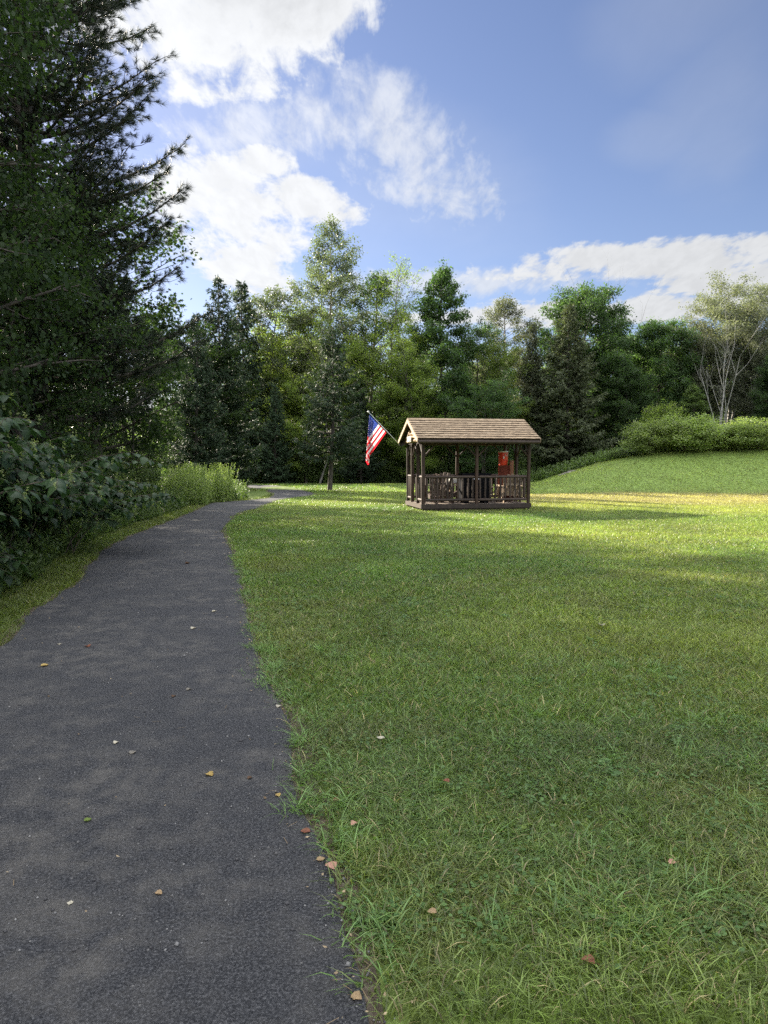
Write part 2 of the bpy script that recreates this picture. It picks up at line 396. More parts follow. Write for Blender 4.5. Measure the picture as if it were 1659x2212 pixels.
# ------------------------------------------------------------------ value noise for placing and tinting
def vnoise(x, y, s, seed):
    r = np.random.default_rng(seed); T = r.random((256, 256))
    u, v = x / s + 1000, y / s + 1000
    i, j = np.floor(u).astype(int), np.floor(v).astype(int); fu, fv = u - i, v - j
    fu = fu * fu * (3 - 2 * fu); fv = fv * fv * (3 - 2 * fv)
    i &= 255; j &= 255; i1, j1 = (i + 1) & 255, (j + 1) & 255
    return (T[i, j] * (1 - fu) + T[i1, j] * fu) * (1 - fv) + (T[i, j1] * (1 - fu) + T[i1, j1] * fu) * fv
def fbm(x, y, s, seed): return (vnoise(x, y, s, seed) * .55 + vnoise(x, y, s / 2.3, seed + 1) * .3 + vnoise(x, y, s / 5.1, seed + 2) * .15)

# ------------------------------------------------------------------ grass
def grass_mat():
    m, nt, out = newmat('grass_blade')
    at = N(nt, 'ShaderNodeAttribute', attribute_name='col')
    pb = N(nt, 'ShaderNodeBsdfPrincipled', i_Roughness=.38); pb.inputs['Specular IOR Level'].default_value = .38
    nt.links.new(at.outputs['Color'], pb.inputs['Base Color'])
    tr = N(nt, 'ShaderNodeBsdfTranslucent'); nt.links.new(mixc(nt, 1., at.outputs['Color'], (1.5, 1.6, .8), 'MULTIPLY'), tr.inputs[0])
    mx = N(nt, 'ShaderNodeMixShader', i_0=.4); nt.links.new(pb.outputs[0], mx.inputs[1]); nt.links.new(tr.outputs[0], mx.inputs[2])
    nt.links.new(mx.outputs[0], out.inputs[0]); return m
M['grass'] = grass_mat()
GREEN = np.array([.146, .236, .050]); DEEP = np.array([.078, .150, .036]); YEL = np.array([.33, .34, .080]); STRAW = np.array([.40, .33, .17]); BLUEG = np.array([.11, .20, .085])
def scatter(y0, y1, dens, xpad=1.5, k=.60):
    A = (y1 - y0) * (k * (y0 + y1) + 2 * xpad)
    n = int(A * dens); y = y0 + (y1 - y0) * rng.random(n)
    w = k * y + xpad; wm = k * y1 + xpad
    keep = rng.random(n) < w / wm; y = y[keep]; w = w[keep]
    x = (rng.random(len(y)) * 2 - 1) * w
    return x, y
gV, gP4, gP3, gC = [], [], [], []; gn = 0
def blades(x, y, h, w, bend, col, seg=2, z=None):
    """curved blades; 2-segment: quad + tip"""
    global gn
    n = len(x)
    if not n: return
    az = rng.random(n) * 2 * pi; la = rng.random(n) * 2 * pi
    z0 = (gh(x, y) if z is None else z) - .004
    sx, sy = np.cos(az) * w / 2, np.sin(az) * w / 2
    bx, by = np.cos(la) * bend * h, np.sin(la) * bend * h
    b0 = np.stack([x, y, z0], 1); S = np.stack([sx, sy, 0 * sx], 1); B = np.stack([bx, by, 0 * bx], 1)
    up = np.stack([0 * h, 0 * h, h], 1)
    c = np.repeat(col, 1, 0)
    if seg == 3:
        q = [b0 - S, b0 + S, b0 + S * .95 + B * .25 + up * .5, b0 - S * .95 + B * .25 + up * .5,
             b0 + S * .65 + B * .72 + up * .86, b0 - S * .65 + B * .72 + up * .86, b0 + B * 1.35 + up * .92]
        V = np.stack(q, 1).reshape(-1, 3); i = gn + np.arange(n) * 7
        gP4.append(np.stack([i, i + 1, i + 2, i + 3], 1)); gP4.append(np.stack([i + 3, i + 2, i + 4, i + 5], 1)); gP3.append(np.stack([i + 5, i + 4, i + 6], 1)); k = 7
    elif seg == 2:
        q = [b0 - S, b0 + S, b0 + S * .8 + B * .4 + up * .62, b0 - S * .8 + B * .4 + up * .62, b0 + B + up]
        V = np.stack(q, 1).reshape(-1, 3); i = gn + np.arange(n) * 5
        gP4.append(np.stack([i, i + 1, i + 2, i + 3], 1)); gP3.append(np.stack([i + 3, i + 2, i + 4], 1)); k = 5
    else:
        q = [b0 - S, b0 + S, b0 + B + up]; V = np.stack(q, 1).reshape(-1, 3); i = gn + np.arange(n) * 3
        gP3.append(np.stack([i, i + 1, i + 2], 1)); k = 3
    gV.append(V); gC.append(np.repeat(col, k, 0)); gn += n * k
def lawn_col(x, y):
    n = len(x)
    a = np.clip(fbm(x, y, 2.2, 11) + .36 * (1 - sm(3, 10, y)) - .06, 0, 1)[:, None]; b = fbm(x, y, .45, 21)[:, None]; c3 = fbm(x, y, 5., 31)[:, None]; r = rng.random((n, 1))  # near grass deepened in colour to carry the tree shade
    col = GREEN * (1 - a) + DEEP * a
    col = col * (1 - .3 * (b > .64)) + BLUEG * .3 * (b > .64)
    # sun painted in as yellow towards the right, dry strip past the gazebo
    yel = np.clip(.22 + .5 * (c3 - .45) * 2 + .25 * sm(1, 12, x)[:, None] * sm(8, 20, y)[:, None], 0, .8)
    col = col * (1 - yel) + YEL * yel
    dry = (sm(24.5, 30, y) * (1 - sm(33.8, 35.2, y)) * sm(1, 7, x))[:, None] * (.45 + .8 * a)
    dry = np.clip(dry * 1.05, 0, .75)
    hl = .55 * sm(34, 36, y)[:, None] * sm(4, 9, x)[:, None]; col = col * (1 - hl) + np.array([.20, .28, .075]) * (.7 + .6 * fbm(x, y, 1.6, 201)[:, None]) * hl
    col = col * (1 - dry) + (STRAW * .85 + YEL * .15) * dry
    st = (r < .045 + .04 * (a > .55)); col = np.where(st, STRAW * (.5 + .6 * rng.random((n, 1))), col)
    mow = .9 + .2 * (np.sin((x * .8 + y * .25) * 1.4)[:, None] > 0) * sm(34, 40, y)[:, None]
    pt = fbm(x, y, .9, 141)[:, None]; col = col * (.66 + .68 * pt)
    br_ = np.clip((fbm(x, y, .8, 171)[:, None] - .60) * 5, 0, .25); col = col * (1 - br_) + np.array([.19, .17, .075]) * br_
    return col * mow * (.38 + 1.25 * rng.random((n, 1)) ** 1.4)
def keep_lawn(x, y, extra_left=.0):
    """points on grass: off the path, off the deck, left verge only near the path"""
    d = path_dist(x, y); k = d > .001
    lx = np.interp(y, LL[:np.argmax(LL[:, 1] > 30), 1], LL[:np.argmax(LL[:, 1] > 30), 0])
    k &= ~((x < lx - 1.5) & (y < 30)); k &= ~((x < -5.5) & (y >= 30) & (y < 38)); k &= ~((y > 50) & (x < 9))
    u = (x - GZ[0]) * GU[0] + (y - GZ[1]) * GU[1]; w = (x - GZ[0]) * GW[0] + (y - GZ[1]) * GW[1]
    k &= ~((u > .05) & (u < GWID - .05) & (w > .05) & (w < GDEP - .05))
    return k, d, (x < lx + .3)
for y0, y1, dens, h, w, seg in ((1.9, 4.2, 15000, .042, .0042, 3), (4.2, 7, 9500, .044, .0055, 2), (7, 12, 4600, .046, .008, 2), (12, 20, 2300, .046, .0095, 2),
                                (20, 31, 1150, .048, .013, 1), (31, 50, 420, .055, .024, 1)):
    x, y = scatter(y0, y1, dens)
    k, d, left = keep_lawn(x, y); x, y, d, left = x[k], y[k], d[k], left[k]
    # thin out beside the path and in bare spots
    kk = (rng.random(len(x)) < .25 + .75 * sm(0, .22, d)) & (rng.random(len(x)) < .45 + 1.1 * fbm(x, y, .35, 55))
    x, y, left, d = x[kk], y[kk], left[kk], d[kk]
    cl = fbm(x, y, .3, 77)
    cl = .5 * cl + .5 * fbm(x, y, .9, 141); hh = h * (.45 + .9 * rng.random(len(x))) * (.25 + 1.6 * cl) * np.where(left, 1.25, 1)
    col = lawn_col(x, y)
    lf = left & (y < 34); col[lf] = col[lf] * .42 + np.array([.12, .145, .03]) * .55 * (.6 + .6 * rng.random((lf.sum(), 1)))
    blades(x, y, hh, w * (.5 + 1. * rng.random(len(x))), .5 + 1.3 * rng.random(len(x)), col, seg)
# taller tufts near the camera
nt_ = 330
ty = 2.3 + 6.2 * rng.random(nt_) ** 1.5; tx = (rng.random(nt_) * 1.7 - .35) * (.55 * ty + .4)
k, d, left = keep_lawn(tx, ty); tx, ty = tx[k], ty[k]
ed = RL2[(RL2[:, 1] > 2) & (RL2[:, 1] < 12)]; ed = ed[rng.integers(0, len(ed), 170)] + np.stack([.01 + .14 * rng.random(170), .1 * rng.normal(size=170)], 1)
tx = np.r_[tx, ed[:, 0]]; ty = np.r_[ty, ed[:, 1]]
for cx, cy in zip(tx, ty):
    n = int(rng.integers(14, 46)); s = rng.uniform(.02, .07)
    x = cx + s * rng.normal(size=n); y = cy + s * rng.normal(size=n); hh = rng.uniform(.03, .078) * (.5 + .7 * rng.random(n)) * (1 if cy < 6 else .75)
    base = (GREEN * .6 + BLUEG * .4) * rng.uniform(.8, 1.3)
    blades(x, y, hh, .0052 * (.6 + .7 * rng.random(n)), .8 + 1.3 * rng.random(n), base * (.7 + .6 * rng.random((n, 1))), 3)
# stray blades leaning on the path edge
me = mesh_np('grass', np.concatenate(gV), [np.concatenate(gP4), np.concatenate(gP3)], col=np.concatenate(gC))
tag(link('grass', me, M['grass']), 'short mown green grass covering the lawn beside the path', 'grass', kind='stuff')
print('grass verts', gn)

lap('leaf templates')
# ------------------------------------------------------------------ leaf templates
def T_(V, P): return np.array(V, float), P
LEAF = {
 'diamond': T_([(0, 0, 0), (.35, .5, -.08), (0, 1, 0), (-.35, .5, -.08)], [[0, 1, 2], [0, 2, 3]]),
 'round': T_([(0, 0, 0), (.38, .22, -.05), (.45, .6, -.1), (0, 1, -.05), (-.45, .6, -.1), (-.38, .22, -.05)], [[0, 1, 2, 3], [0, 3, 4, 5]]),
 'big': T_([(0, 0, 0), (.30, .12, -.02), (.40, .40, -.05), (.26, .72, -.16), (0, 1.08, -.36), (-.26, .72, -.16), (-.40, .40, -.05), (-.30, .12, -.02), (0, .4, .05), (0, .72, -.06)],
           [[0, 1, 2, 8], [8, 2, 3, 9], [9, 3, 4], [9, 4, 5], [8, 9, 5, 6], [0, 8, 6, 7]]),
 'lobed': T_([(0, 0, 0), (.10, .22, 0), (.42, .30, -.08), (.18, .48, 0), (.48, .72, -.1), (.12, .74, 0), (0, 1.02, -.06), (-.12, .74, 0), (-.48, .72, -.1), (-.18, .48, 0), (-.42, .30, -.08), (-.10, .22, 0)],
             [[0, 1, 2, 3], [3, 4, 5], [5, 6, 7], [0, 3, 5, 7], [0, 7, 9], [7, 8, 9], [0, 9, 10, 11]]),
 'spray': T_([(0, 0, 0), (.20, .28, -.05), (.05, .34, 0), (.17, .62, -.1), (.03, .66, 0), (0, 1.0, -.14), (-.03, .66, 0), (-.17, .62, -.1), (-.05, .34, 0), (-.20, .28, -.05)],
             [[0, 1, 2, 8, 9][:0] or [0, 1, 2], [2, 3, 4], [4, 5, 6], [6, 7, 8], [8, 9, 0], [0, 2, 4, 6, 8]]),
}
def tuft_template(n=26, L=1., seed=1):
    r = np.random.default_rng(seed); V = []; P = []
    for i in range(n):
        b = r.uniform(0, .55); az = r.random() * 2 * pi; th = r.uniform(R(14), R(48))
        d = np.array([sin(th) * cos(az), cos(th), sin(th) * sin(az)]); s = np.cross(d, r.normal(size=3)); s /= np.linalg.norm(s)
        p = np.array([0, b, 0]); l = L * r.uniform(.75, 1.05); w = .022
        k = len(V); V += [p - s * w, p + s * w, p + d * l]; P.append([k, k + 1, k + 2])
    return np.array(V), P
LEAF['tuft'] = tuft_template(20)
def leaves(pos, axis, size, tmpl, nrm=None, attr=None, wid=1.):
    """place template at pos with its +Y along axis"""
    TV, TP = LEAF[tmpl]; n = len(pos)
    Y = axis / (np.linalg.norm(axis, axis=1)[:, None] + 1e-9)
    if nrm is None: nrm = rng.normal(size=(n, 3)) * .55 + np.array([0, 0, 1.])
    X = np.cross(Y, nrm); X /= np.linalg.norm(X, axis=1)[:, None] + 1e-9
    Z = np.cross(X, Y); s = np.asarray(size).reshape(-1, 1, 1) * np.ones((n, 1, 1))
    V = pos[:, None] + s * (TV[None, :, :1] * X[:, None] * wid + TV[None, :, 1:2] * Y[:, None] + TV[None, :, 2:] * Z[:, None])
    k = len(TV); off = (np.arange(n) * k)[:, None]
    P = {}
    for p in TP: P.setdefault(len(p), []).append(off + np.array(p)[None])
    P = {a: np.concatenate(b) for a, b in P.items()}
    a = rng.random(n) if attr is None else attr
    return V.reshape(-1, 3), P, np.repeat(a, k)
class Acc:
    def __init__(s): s.V = []; s.P = {}; s.A = []; s.n = 0
    def add(s, V, P, A=None):
        if not isinstance(P, dict): P = {P.shape[1]: P}
        s.V.append(V); s.A.append(np.zeros(len(V)) if A is None else A)
        for k, p in P.items(): s.P.setdefault(k, []).append(p + s.n)
        s.n += len(V)
    def mesh(s, name, smooth=False):
        return mesh_np(name, np.concatenate(s.V), [np.concatenate(p) for p in s.P.values()], attr=np.concatenate(s.A), smooth=smooth)

# ------------------------------------------------------------------ trees
def env_oval(t): return np.sqrt(np.clip(1 - (2 * (t - .42) / (1.16)) ** 2, .02, 1)) if np.ndim(t) else math.sqrt(max(.02, 1 - (2 * (t - .42) / 1.16) ** 2))
def env_dome(t): return math.sqrt(max(.03, 1 - max(0, (t - .35) / .66) ** 2)) * (.75 + .25 * min(1, t / .3))
def env_cone(t): return max(.05, min(1, 1.25 * (1 - t) ** .8)) * min(1, .6 + t * 2)
def env_aspen(t): return min(1, .06 + 1.75 * (1 - t) ** .95) * (.7 + .3 * min(1, t / .35))
def env_col(t): return max(.2, 1 - t ** 3) * .9
def broadleaf(seed, H, rb, cb, Rad, env, nl=34, up=40, nsub=7, nleaf=14000, tmpl='diamond', ls=.16, sig=.22, bend=.3, droop=0., top_up=20, stems=1, barksides=7, gaps=.25):
    r = np.random.default_rng(seed); wood = Acc(); tw = []; td = []; wt = []
    for st in range(stems):
        ang = r.random() * 2 * pi; spread = 0 if stems == 1 else .13 * H * r.uniform(.5, 1)
        n = 9; u = np.linspace(0, 1, n); wob_ = np.cumsum(r.normal(size=(n, 2)) * .012 * H, 0); wob_[0] = 0
        TP = np.stack([wob_[:, 0] + cos(ang) * spread * u, wob_[:, 1] + sin(ang) * spread * u, u * H * (.97 if st == 0 else r.uniform(.75, .95))], 1)
        tr = rb * (1 - u) ** .8 * (1.0 if stems == 1 else .75) + .012
        tr[0] *= 1.25
        V, Q = tube_np(TP, tr, barksides); wood.add(V, Q)
        h0 = TP[-1, 2]; az = r.random() * 6
        for i in range(max(4, nl // stems)):
            t = (i + r.random()) / max(4, nl // stems); z = h0 * (cb + (1 - cb) * t * .97); az += 2.4 + r.normal() * .4
            if r.random() < gaps * .4: continue
            bp = np.array([np.interp(z, TP[:, 2], TP[:, 0]), np.interp(z, TP[:, 2], TP[:, 1]), z])
            L = Rad * env(t) * r.uniform(.68, 1.08); a = R(up + top_up * t + r.normal() * 8)
            m = 6; v = np.linspace(0, 1, m)
            side = r.normal() * bend * L
            dirh = np.array([cos(az), sin(az), 0]); per = np.array([-sin(az), cos(az), 0])
            zz = L * math.tan(a) * (v ** 1.15) * .6 - droop * L * v ** 2.2
            LP = bp + dirh * (L * v)[:, None] + per * (side * v ** 2)[:, None] * .5 + np.array([0, 0, 1.]) * zz[:, None]
            rr = max(.012, rb * .30 * (1 - t * .7)) * (1 - v * .85) + .004
            V, Q = tube_np(LP, rr, 4); wood.add(V, Q)
            for k in range(nsub):
                w = .25 + .75 * (k + r.random()) / nsub
                p = np.array([np.interp(w, v, LP[:, c]) for c in range(3)])
                d = dirh * .75 + per * (1 if k % 2 else -1) * r.uniform(.3, 1.1) + np.array([0, 0, r.uniform(-.25, .6) - droop * .4])
                d /= np.linalg.norm(d); l = L * r.uniform(.18, .4) * (1.15 - w * .5) + .15
                SP = np.stack([p, p + d * l * .5 + r.normal(size=3) * .03 * l, p + d * l + np.array([0, 0, l * (.15 - droop)])])
                V, Q = tube_np(SP, np.array([.35 * rr[0] + .004, .2 * rr[0] + .003, .003]), 3); wood.add(V, Q)
                for q in (.45, .75, 1.):
                    pp = SP[0] * (1 - q) + SP[2] * q if q < 1 else SP[2]
                    tw.append(pp); td.append(d); wt.append(l * (.6 + q) * (r.random() > gaps))
        tw.append(TP[-1]); td.append(np.array([0, 0, 1.])); wt.append(.6)
    tw = np.array(tw); td = np.array(td); wt = np.array(wt) + 1e-4; wt /= wt.sum()
    idx = r.choice(len(tw), nleaf, p=wt)
    off = r.normal(size=(nleaf, 3)) * sig * np.array([1, 1, .75])
    pos = tw[idx] + off
    ax = td[idx] * .5 + r.normal(size=(nleaf, 3)) * .7 + off / sig * .3 - np.array([0, 0, .35])
    clv = r.random(len(tw)); at = np.clip(.55 * clv[idx] + .55 * r.random(nleaf), 0, 1)
    V, P, A = leaves(pos, ax, ls * r.uniform(.65, 1.2, nleaf), tmpl, attr=at)
    cr = Acc(); cr.add(V, P, A)
    return wood.mesh('trunk', True), cr.mesh('crown')
def conifer(seed, H, rb, cb, Rad, step=.34, nb=6, tmpl='spray', ls=.30, per_m=26, droop=.25, uptip=.12, power=.85, thin=1., tuft=False, seg_side=.38):
    r = np.random.default_rng(seed); wood = Acc(); pos = []; ax = []; nr = []
    u = np.linspace(0, 1, 8); wb = np.cumsum(r.normal(size=(8, 2)) * .004 * H, 0); wb[0] = 0
    TP = np.stack([wb[:, 0], wb[:, 1], u * H], 1); V, Q = tube_np(TP, rb * (1 - u) ** .9 + .012, 8); wood.add(V, Q)
    z = H * cb; az = 0
    while z < H * .985:
        t = (z / H - cb) / (1 - cb)
        for k in range(nb):
            az += 2 * pi / nb + r.normal() * .25
            L = (Rad * (1 - t) ** power) * r.uniform(.55, 1.15) * min(1, .72 + t * 3) + .10
            if r.random() > thin: continue
            v = np.linspace(0, 1, 6); dh = np.array([cos(az), sin(az), 0]); pr = np.array([-sin(az), cos(az), 0])
            zz = L * (-droop * (1 - t * 1.6) * v + uptip * 2.2 * v ** 2.5 + .25 * t * v)
            bp = np.array([np.interp(z, TP[:, 2], TP[:, 0]), np.interp(z, TP[:, 2], TP[:, 1]), z + r.normal() * .06])
            LP = bp + dh * (L * v)[:, None] + pr * (r.normal() * .12 * L * v ** 2)[:, None] + np.array([0, 0, 1.]) * zz[:, None]
            V, Q = tube_np(LP, (rb * .22 * (1 - .6 * t) + .006) * (1 - v * .85) + .002, 4); wood.add(V, Q)
            ns = max(3, int(L * (5 if not tuft else 4.2)))
            for s in range(ns):
                w = .18 + .82 * (s + r.random()) / ns
                p = np.array([np.interp(w, v, LP[:, c]) for c in range(3)])
                sd = 1 if s % 2 else -1
                d = dh * r.uniform(.5, 1.) + pr * sd * r.uniform(.35, .95) + np.array([0, 0, r.uniform(-.3, .12) if not tuft else r.uniform(-.05, .45)])
                d /= np.linalg.norm(d); l = (L * seg_side * (1.1 - w) + .12) * r.uniform(.7, 1.15)
                if tuft:
                    l = l * 1.0 + .10
                    q2 = p + d * l * .55 + r.normal(size=3) * .04; q3 = q2 + d * l * .45 + np.array([0, 0, .12 * l])
                    V, Q = tube_np(np.stack([p, q2, q3]), np.array([.010, .007, .004]), 3); wood.add(V, Q)
                    m = int(1 + l * per_m)
                    for q in range(m):
                        e = 1 - .75 * (q / m) * r.random(); dd = d + r.normal(size=3) * .38
                        pos.append(p + (q3 - p) * e + r.normal(size=3) * .05 * l); ax.append(dd + np.array([0, 0, .3]))
                else:
                    m = max(2, int(l * per_m))
                    e = r.random((m, 1)); pos.extend(p + d * l * e + r.normal(size=(m, 3)) * .03); ax.extend(d + r.normal(size=(m, 3)) * .5 + np.array([0, 0, -.35]))
            m = int(L * per_m * (.6 if not tuft else 1.6))
            if tuft:
                e = 1 - .6 * r.random(m) ** 1.3; pp = np.stack([np.interp(e, v, LP[:, c]) for c in range(3)], 1)
                pos.extend(pp + r.normal(size=(m, 3)) * .04); ax.extend(dh + r.normal(size=(m, 3)) * .55 + np.array([0, 0, .45]))
            else:
                e = r.random(m) * .8 + .2; pp = np.stack([np.interp(e, v, LP[:, c]) for c in range(3)], 1)
                pos.extend(pp + r.normal(size=(m, 3)) * .03); ax.extend(dh + r.normal(size=(m, 3)) * .6 + np.array([0, 0, -.2]))
        z += step * r.uniform(.8, 1.2) * (1 - .35 * t)
    pos.append(TP[-1]); ax.append(np.array([0, 0, 1.]))
    pos = np.array(pos); ax = np.array(ax); n = len(pos)
    nrm = r.normal(size=(n, 3)) * .5 + np.array([0, 0, 1.])
    V, P, A = leaves(pos, ax, ls * r.uniform(.7, 1.2, n), tmpl, nrm=nrm, attr=r.random(n))
    cr = Acc(); cr.add(V, P, A)
    return wood.mesh('trunk', True), cr.mesh('crown')
def bare(seed, H, rb, stems=4, depth=3, spread=.28):
    r = np.random.default_rng(seed); w = Acc()
    def grow(p, d, L, rad, lev):
        m = 6; pts = [p]; dd = d.copy()
        for i in range(m - 1):
            dd = dd + r.normal(size=3) * .10 + np.array([0, 0, .05]); dd /= np.linalg.norm(dd); pts.append(pts[-1] + dd * L / (m - 1))
        P = np.array(pts); rr = np.linspace(rad, rad * .35, m)
        V, Q = tube_np(P, rr, 6 if lev == 0 else 4); w.add(V, Q)
        if lev < depth:
            for k in range(4 if lev == 0 else 3):
                i = int(r.integers(2, m)); a = r.random() * 2 * pi; nd = dd + np.array([cos(a), sin(a), .25]) * r.uniform(.4, .85); nd /= np.linalg.norm(nd)
                grow(P[i], nd, L * r.uniform(.32, .6), rr[i] * .6, lev + 1)
    for s in range(stems):
        a = s * 2 * pi / stems + r.random(); grow(np.array([.12 * cos(a), .12 * sin(a), 0.]), np.array([cos(a) * spread, sin(a) * spread, 1.]) / 1.05, H * r.uniform(.7, 1.), rb, 0)
    return w.mesh('trunk', True)

PROTO = {}
def proto(key, fn, bark, leaf, **kw):
    ms = fn(**kw); c = np.empty(len(ms[1].vertices) * 3, np.float32); ms[1].vertices.foreach_get('co', c)
    PROTO[key] = (ms, bark, leaf, float(np.percentile(c[2::3], 99.9)))
proto('aspen_a', broadleaf, M['pale_bark'], M['aspen_leaf'], seed=1, H=20, rb=.17, cb=.22, Rad=3.5, env=env_aspen, nl=72, up=30, nleaf=36000, ls=.14, sig=.19, gaps=.34)
proto('aspen_b', broadleaf, M['grey_bark'], M['aspen_leaf'], seed=2, H=17, rb=.15, cb=.26, Rad=3.3, env=env_aspen, nl=60, up=34, nleaf=28000, ls=.14, sig=.19, gaps=.36)
proto('ash', broadleaf, M['bark'], M['maple_leaf'], seed=3, H=16, rb=.18, cb=.12, Rad=4.0, env=env_cone, nl=74, up=14, nleaf=46000, ls=.17, sig=.2, gaps=.32, top_up=26)
proto('maple', broadleaf, M['bark'], M['maple_leaf'], seed=4, H=15, rb=.22, cb=.12, Rad=5.0, env=env_dome, nl=92, up=18, nsub=9, nleaf=86000, ls=.18, sig=.26, gaps=.2)
proto('maple_b', broadleaf, M['bark'], M['maple_leaf'], seed=5, H=13, rb=.2, cb=.08, Rad=4.5, env=env_dome, nl=84, up=16, nsub=9, nleaf=72000, ls=.18, sig=.25, gaps=.22, top_up=30)
proto('light_a', broadleaf, M['bark'], M['light_leaf'], seed=6, H=13, rb=.12, cb=.1, Rad=3.4, env=env_oval, nl=56, up=30, nleaf=34000, ls=.135, sig=.19, gaps=.36)
proto('light_b', broadleaf, M['bark'], M['light_leaf'], seed=7, H=11, rb=.10, cb=.08, Rad=3.3, env=env_oval, nl=52, up=26, nleaf=34000, ls=.135, sig=.19, gaps=.34, stems=2)
proto('sparse', broadleaf, M['grey_bark'], M['light_leaf'], seed=8, H=17, rb=.11, cb=.4, Rad=3.0, env=env_col, nl=40, up=48, nleaf=7000, ls=.12, sig=.15, gaps=.3)
proto('birch', broadleaf, M['pale_bark'], M['birch_leaf'], seed=9, H=15, rb=.11, cb=.22, Rad=3.7, env=env_dome, nl=104, up=38, nleaf=80000, ls=.13, sig=.24, gaps=.2, stems=3)
proto('filler', broadleaf, M['bark'], M['shrub_leaf'], seed=10, H=12, rb=.14, cb=.04, Rad=3.8, env=env_oval, nl=54, up=20, nleaf=30000, tmpl='diamond', ls=.17, sig=.34, gaps=.14)
proto('spruce_a', conifer, M['bark'], M['spruce_needle'], seed=11, H=12, rb=.15, cb=.04, Rad=3.3, per_m=36, thin=.88, ls=.26, step=.38)
proto('spruce_b', conifer, M['bark'], M['olive_needle'], seed=12, H=12.5, rb=.14, cb=.05, Rad=3.5, per_m=34, droop=.3, thin=.9, ls=.26)
proto('spruce_trunk', conifer, M['bark'], M['spruce_needle'], seed=13, H=8.5, rb=.12, cb=.2, Rad=2.5, per_m=32, droop=.12, thin=.85, ls=.24)
proto('shrub', broadleaf, M['twig'], M['shrub_leaf'], seed=14, H=3, rb=.05, cb=.03, Rad=1.7, env=env_dome, nl=34, up=24, nsub=6, nleaf=8000, tmpl='diamond', ls=.12, sig=.18, stems=3, gaps=.1)
proto('hedge', broadleaf, M['twig'], M['hedge_leaf'], seed=15, H=3, rb=.05, cb=.02, Rad=2.0, env=env_dome, nl=60, up=22, nsub=8, nleaf=15000, tmpl='diamond', ls=.13, sig=.17, stems=4, gaps=.1)

def plant_tree(name, key, x, y, h, wide=1., rot=0., label='', cat='tree', group=None, leaf=None, lean=0., z=None):
    (tm, cm), bark, lf, H = PROTO[key]
    s = h / H
    e = empty(name, (x, y, float(gh(x, y)) - .05 if z is None else z), rot); e.scale = (s * wide, s * wide, s)
    if lean: e.rotation_euler = (0, lean, rot)
    t = link('trunk', tm, bark, e)
    mat = leaf or lf
    if cm.materials and cm.materials[0] != mat:
        c = bpy.data.objects.new('crown', cm); COL.objects.link(c); c.parent = e
        c.material_slots[0].link = 'OBJECT'; c.material_slots[0].material = mat
    else: c = link('crown', cm, mat, e)
    return tag(e, label, cat, group)
def vt(name, key, vx, vtop, Y, label, **kw):
    """a tree at distance Y whose top stands at (vx, vtop)"""
    x, _, z = at_depth(vx, vtop, Y); g = float(gh(x, Y))
    return plant_tree(name, key, x, Y, z - g, label=label, rot=kw.pop('rot', (vx * 7) % 6.28), **kw)

lap("G1 = 'trees of the w")
G1 = 'trees of the wood beyond the lawn'
vt('aspen_tree', 'aspen_a', 718, 470, 56, 'tall pale aspen rising highest over the wood behind the flag', group=G1, wide=1.05)
vt('aspen_tree', 'aspen_b', 790, 590, 59, 'darker slimmer aspen at the right shoulder of the tall aspen', group=G1, wide=1.15, leaf=M['maple_leaf'])
vt('slender_tree', 'sparse', 838, 548, 57, 'thin nearly leafless tree with fine upright twigs beside the tall aspen', group=G1, wide=.95)
vt('birch_tree', 'light_a', 575, 622, 55, 'light green airy tree next to the dark spruces by the path bend', group=G1, leaf=M['aspen_leaf'])
vt('slender_tree', 'light_a', 640, 660, 57, 'yellow green tree between the airy light tree and the tall aspen', group=G1)
vt('slender_tree', 'light_b', 855, 690, 53, 'bright yellow green round tree directly below the leafless twigs', group=G1, wide=1.15)
vt('ash_tree', 'ash', 965, 570, 52, 'pointed deep green ash tree standing above the gazebo roof', group=G1, wide=.92)
vt('slender_tree', 'light_b', 915, 760, 50, 'lower yellow green tree in front of the pointed ash', group=G1)
vt('aspen_tree', 'aspen_b', 1085, 645, 58, 'see-through pale aspen between the pointed ash and the round maple', group=G1, wide=1.1, leaf=M['birch_leaf'])
vt('slender_tree', 'light_a', 1095, 735, 52, 'small lime green tree under the see-through aspen', group=G1, wide=.75)
vt('spruce_tree', 'spruce_b', 1150, 700, 53, 'narrow brownish spruce left of the round maple', group=G1, wide=.62)
vt('maple_tree', 'maple', 1248, 622, 57, 'big round dark maple behind the brownish spruce', group=G1, wide=.86)
vt('spruce_tree', 'spruce_b', 1228, 660, 52, 'wide olive brown spruce in front of the big round maple', group=G1, wide=1.12)
vt('maple_tree', 'maple_b', 1432, 690, 57, 'dark green maple with pointed tips behind the hilltop bushes', group=G1, wide=.95)
vt('maple_tree', 'maple_b', 1355, 790, 53, 'lower dark maple between the olive spruce and the hilltop bush', group=G1, wide=.95, rot=2.)
vt('birch_tree', 'birch', 1580, 592, 57, 'tall pale birch with white trunks above the hedge on the hill', group=G1, wide=1.3)
vt('birch_tree', 'birch', 1505, 700, 56, 'smaller pale birch between the dark pointed maple and the tall birch', group=G1, wide=.9, rot=2.5)
vt('birch_tree', 'birch', 1640, 660, 53, 'half hidden birch at the far end of the hilltop hedge', group=G1, wide=.7, rot=4.)
vt('maple_tree', 'maple_b', 1690, 760, 50, 'dark leafy tree closing the row beyond the hilltop hedge', group=G1, wide=.8, rot=1.)
vt('maple_tree', 'ash', 1500, 830, 52, 'low dark tree behind the bare white stems', group=G1, wide=1.3, leaf=M['shrub_leaf'])
vt('spruce_tree', 'spruce_a', 528, 612, 52, 'tall dark spruce with a thin pointed top near the path bend', group=G1, wide=.9)
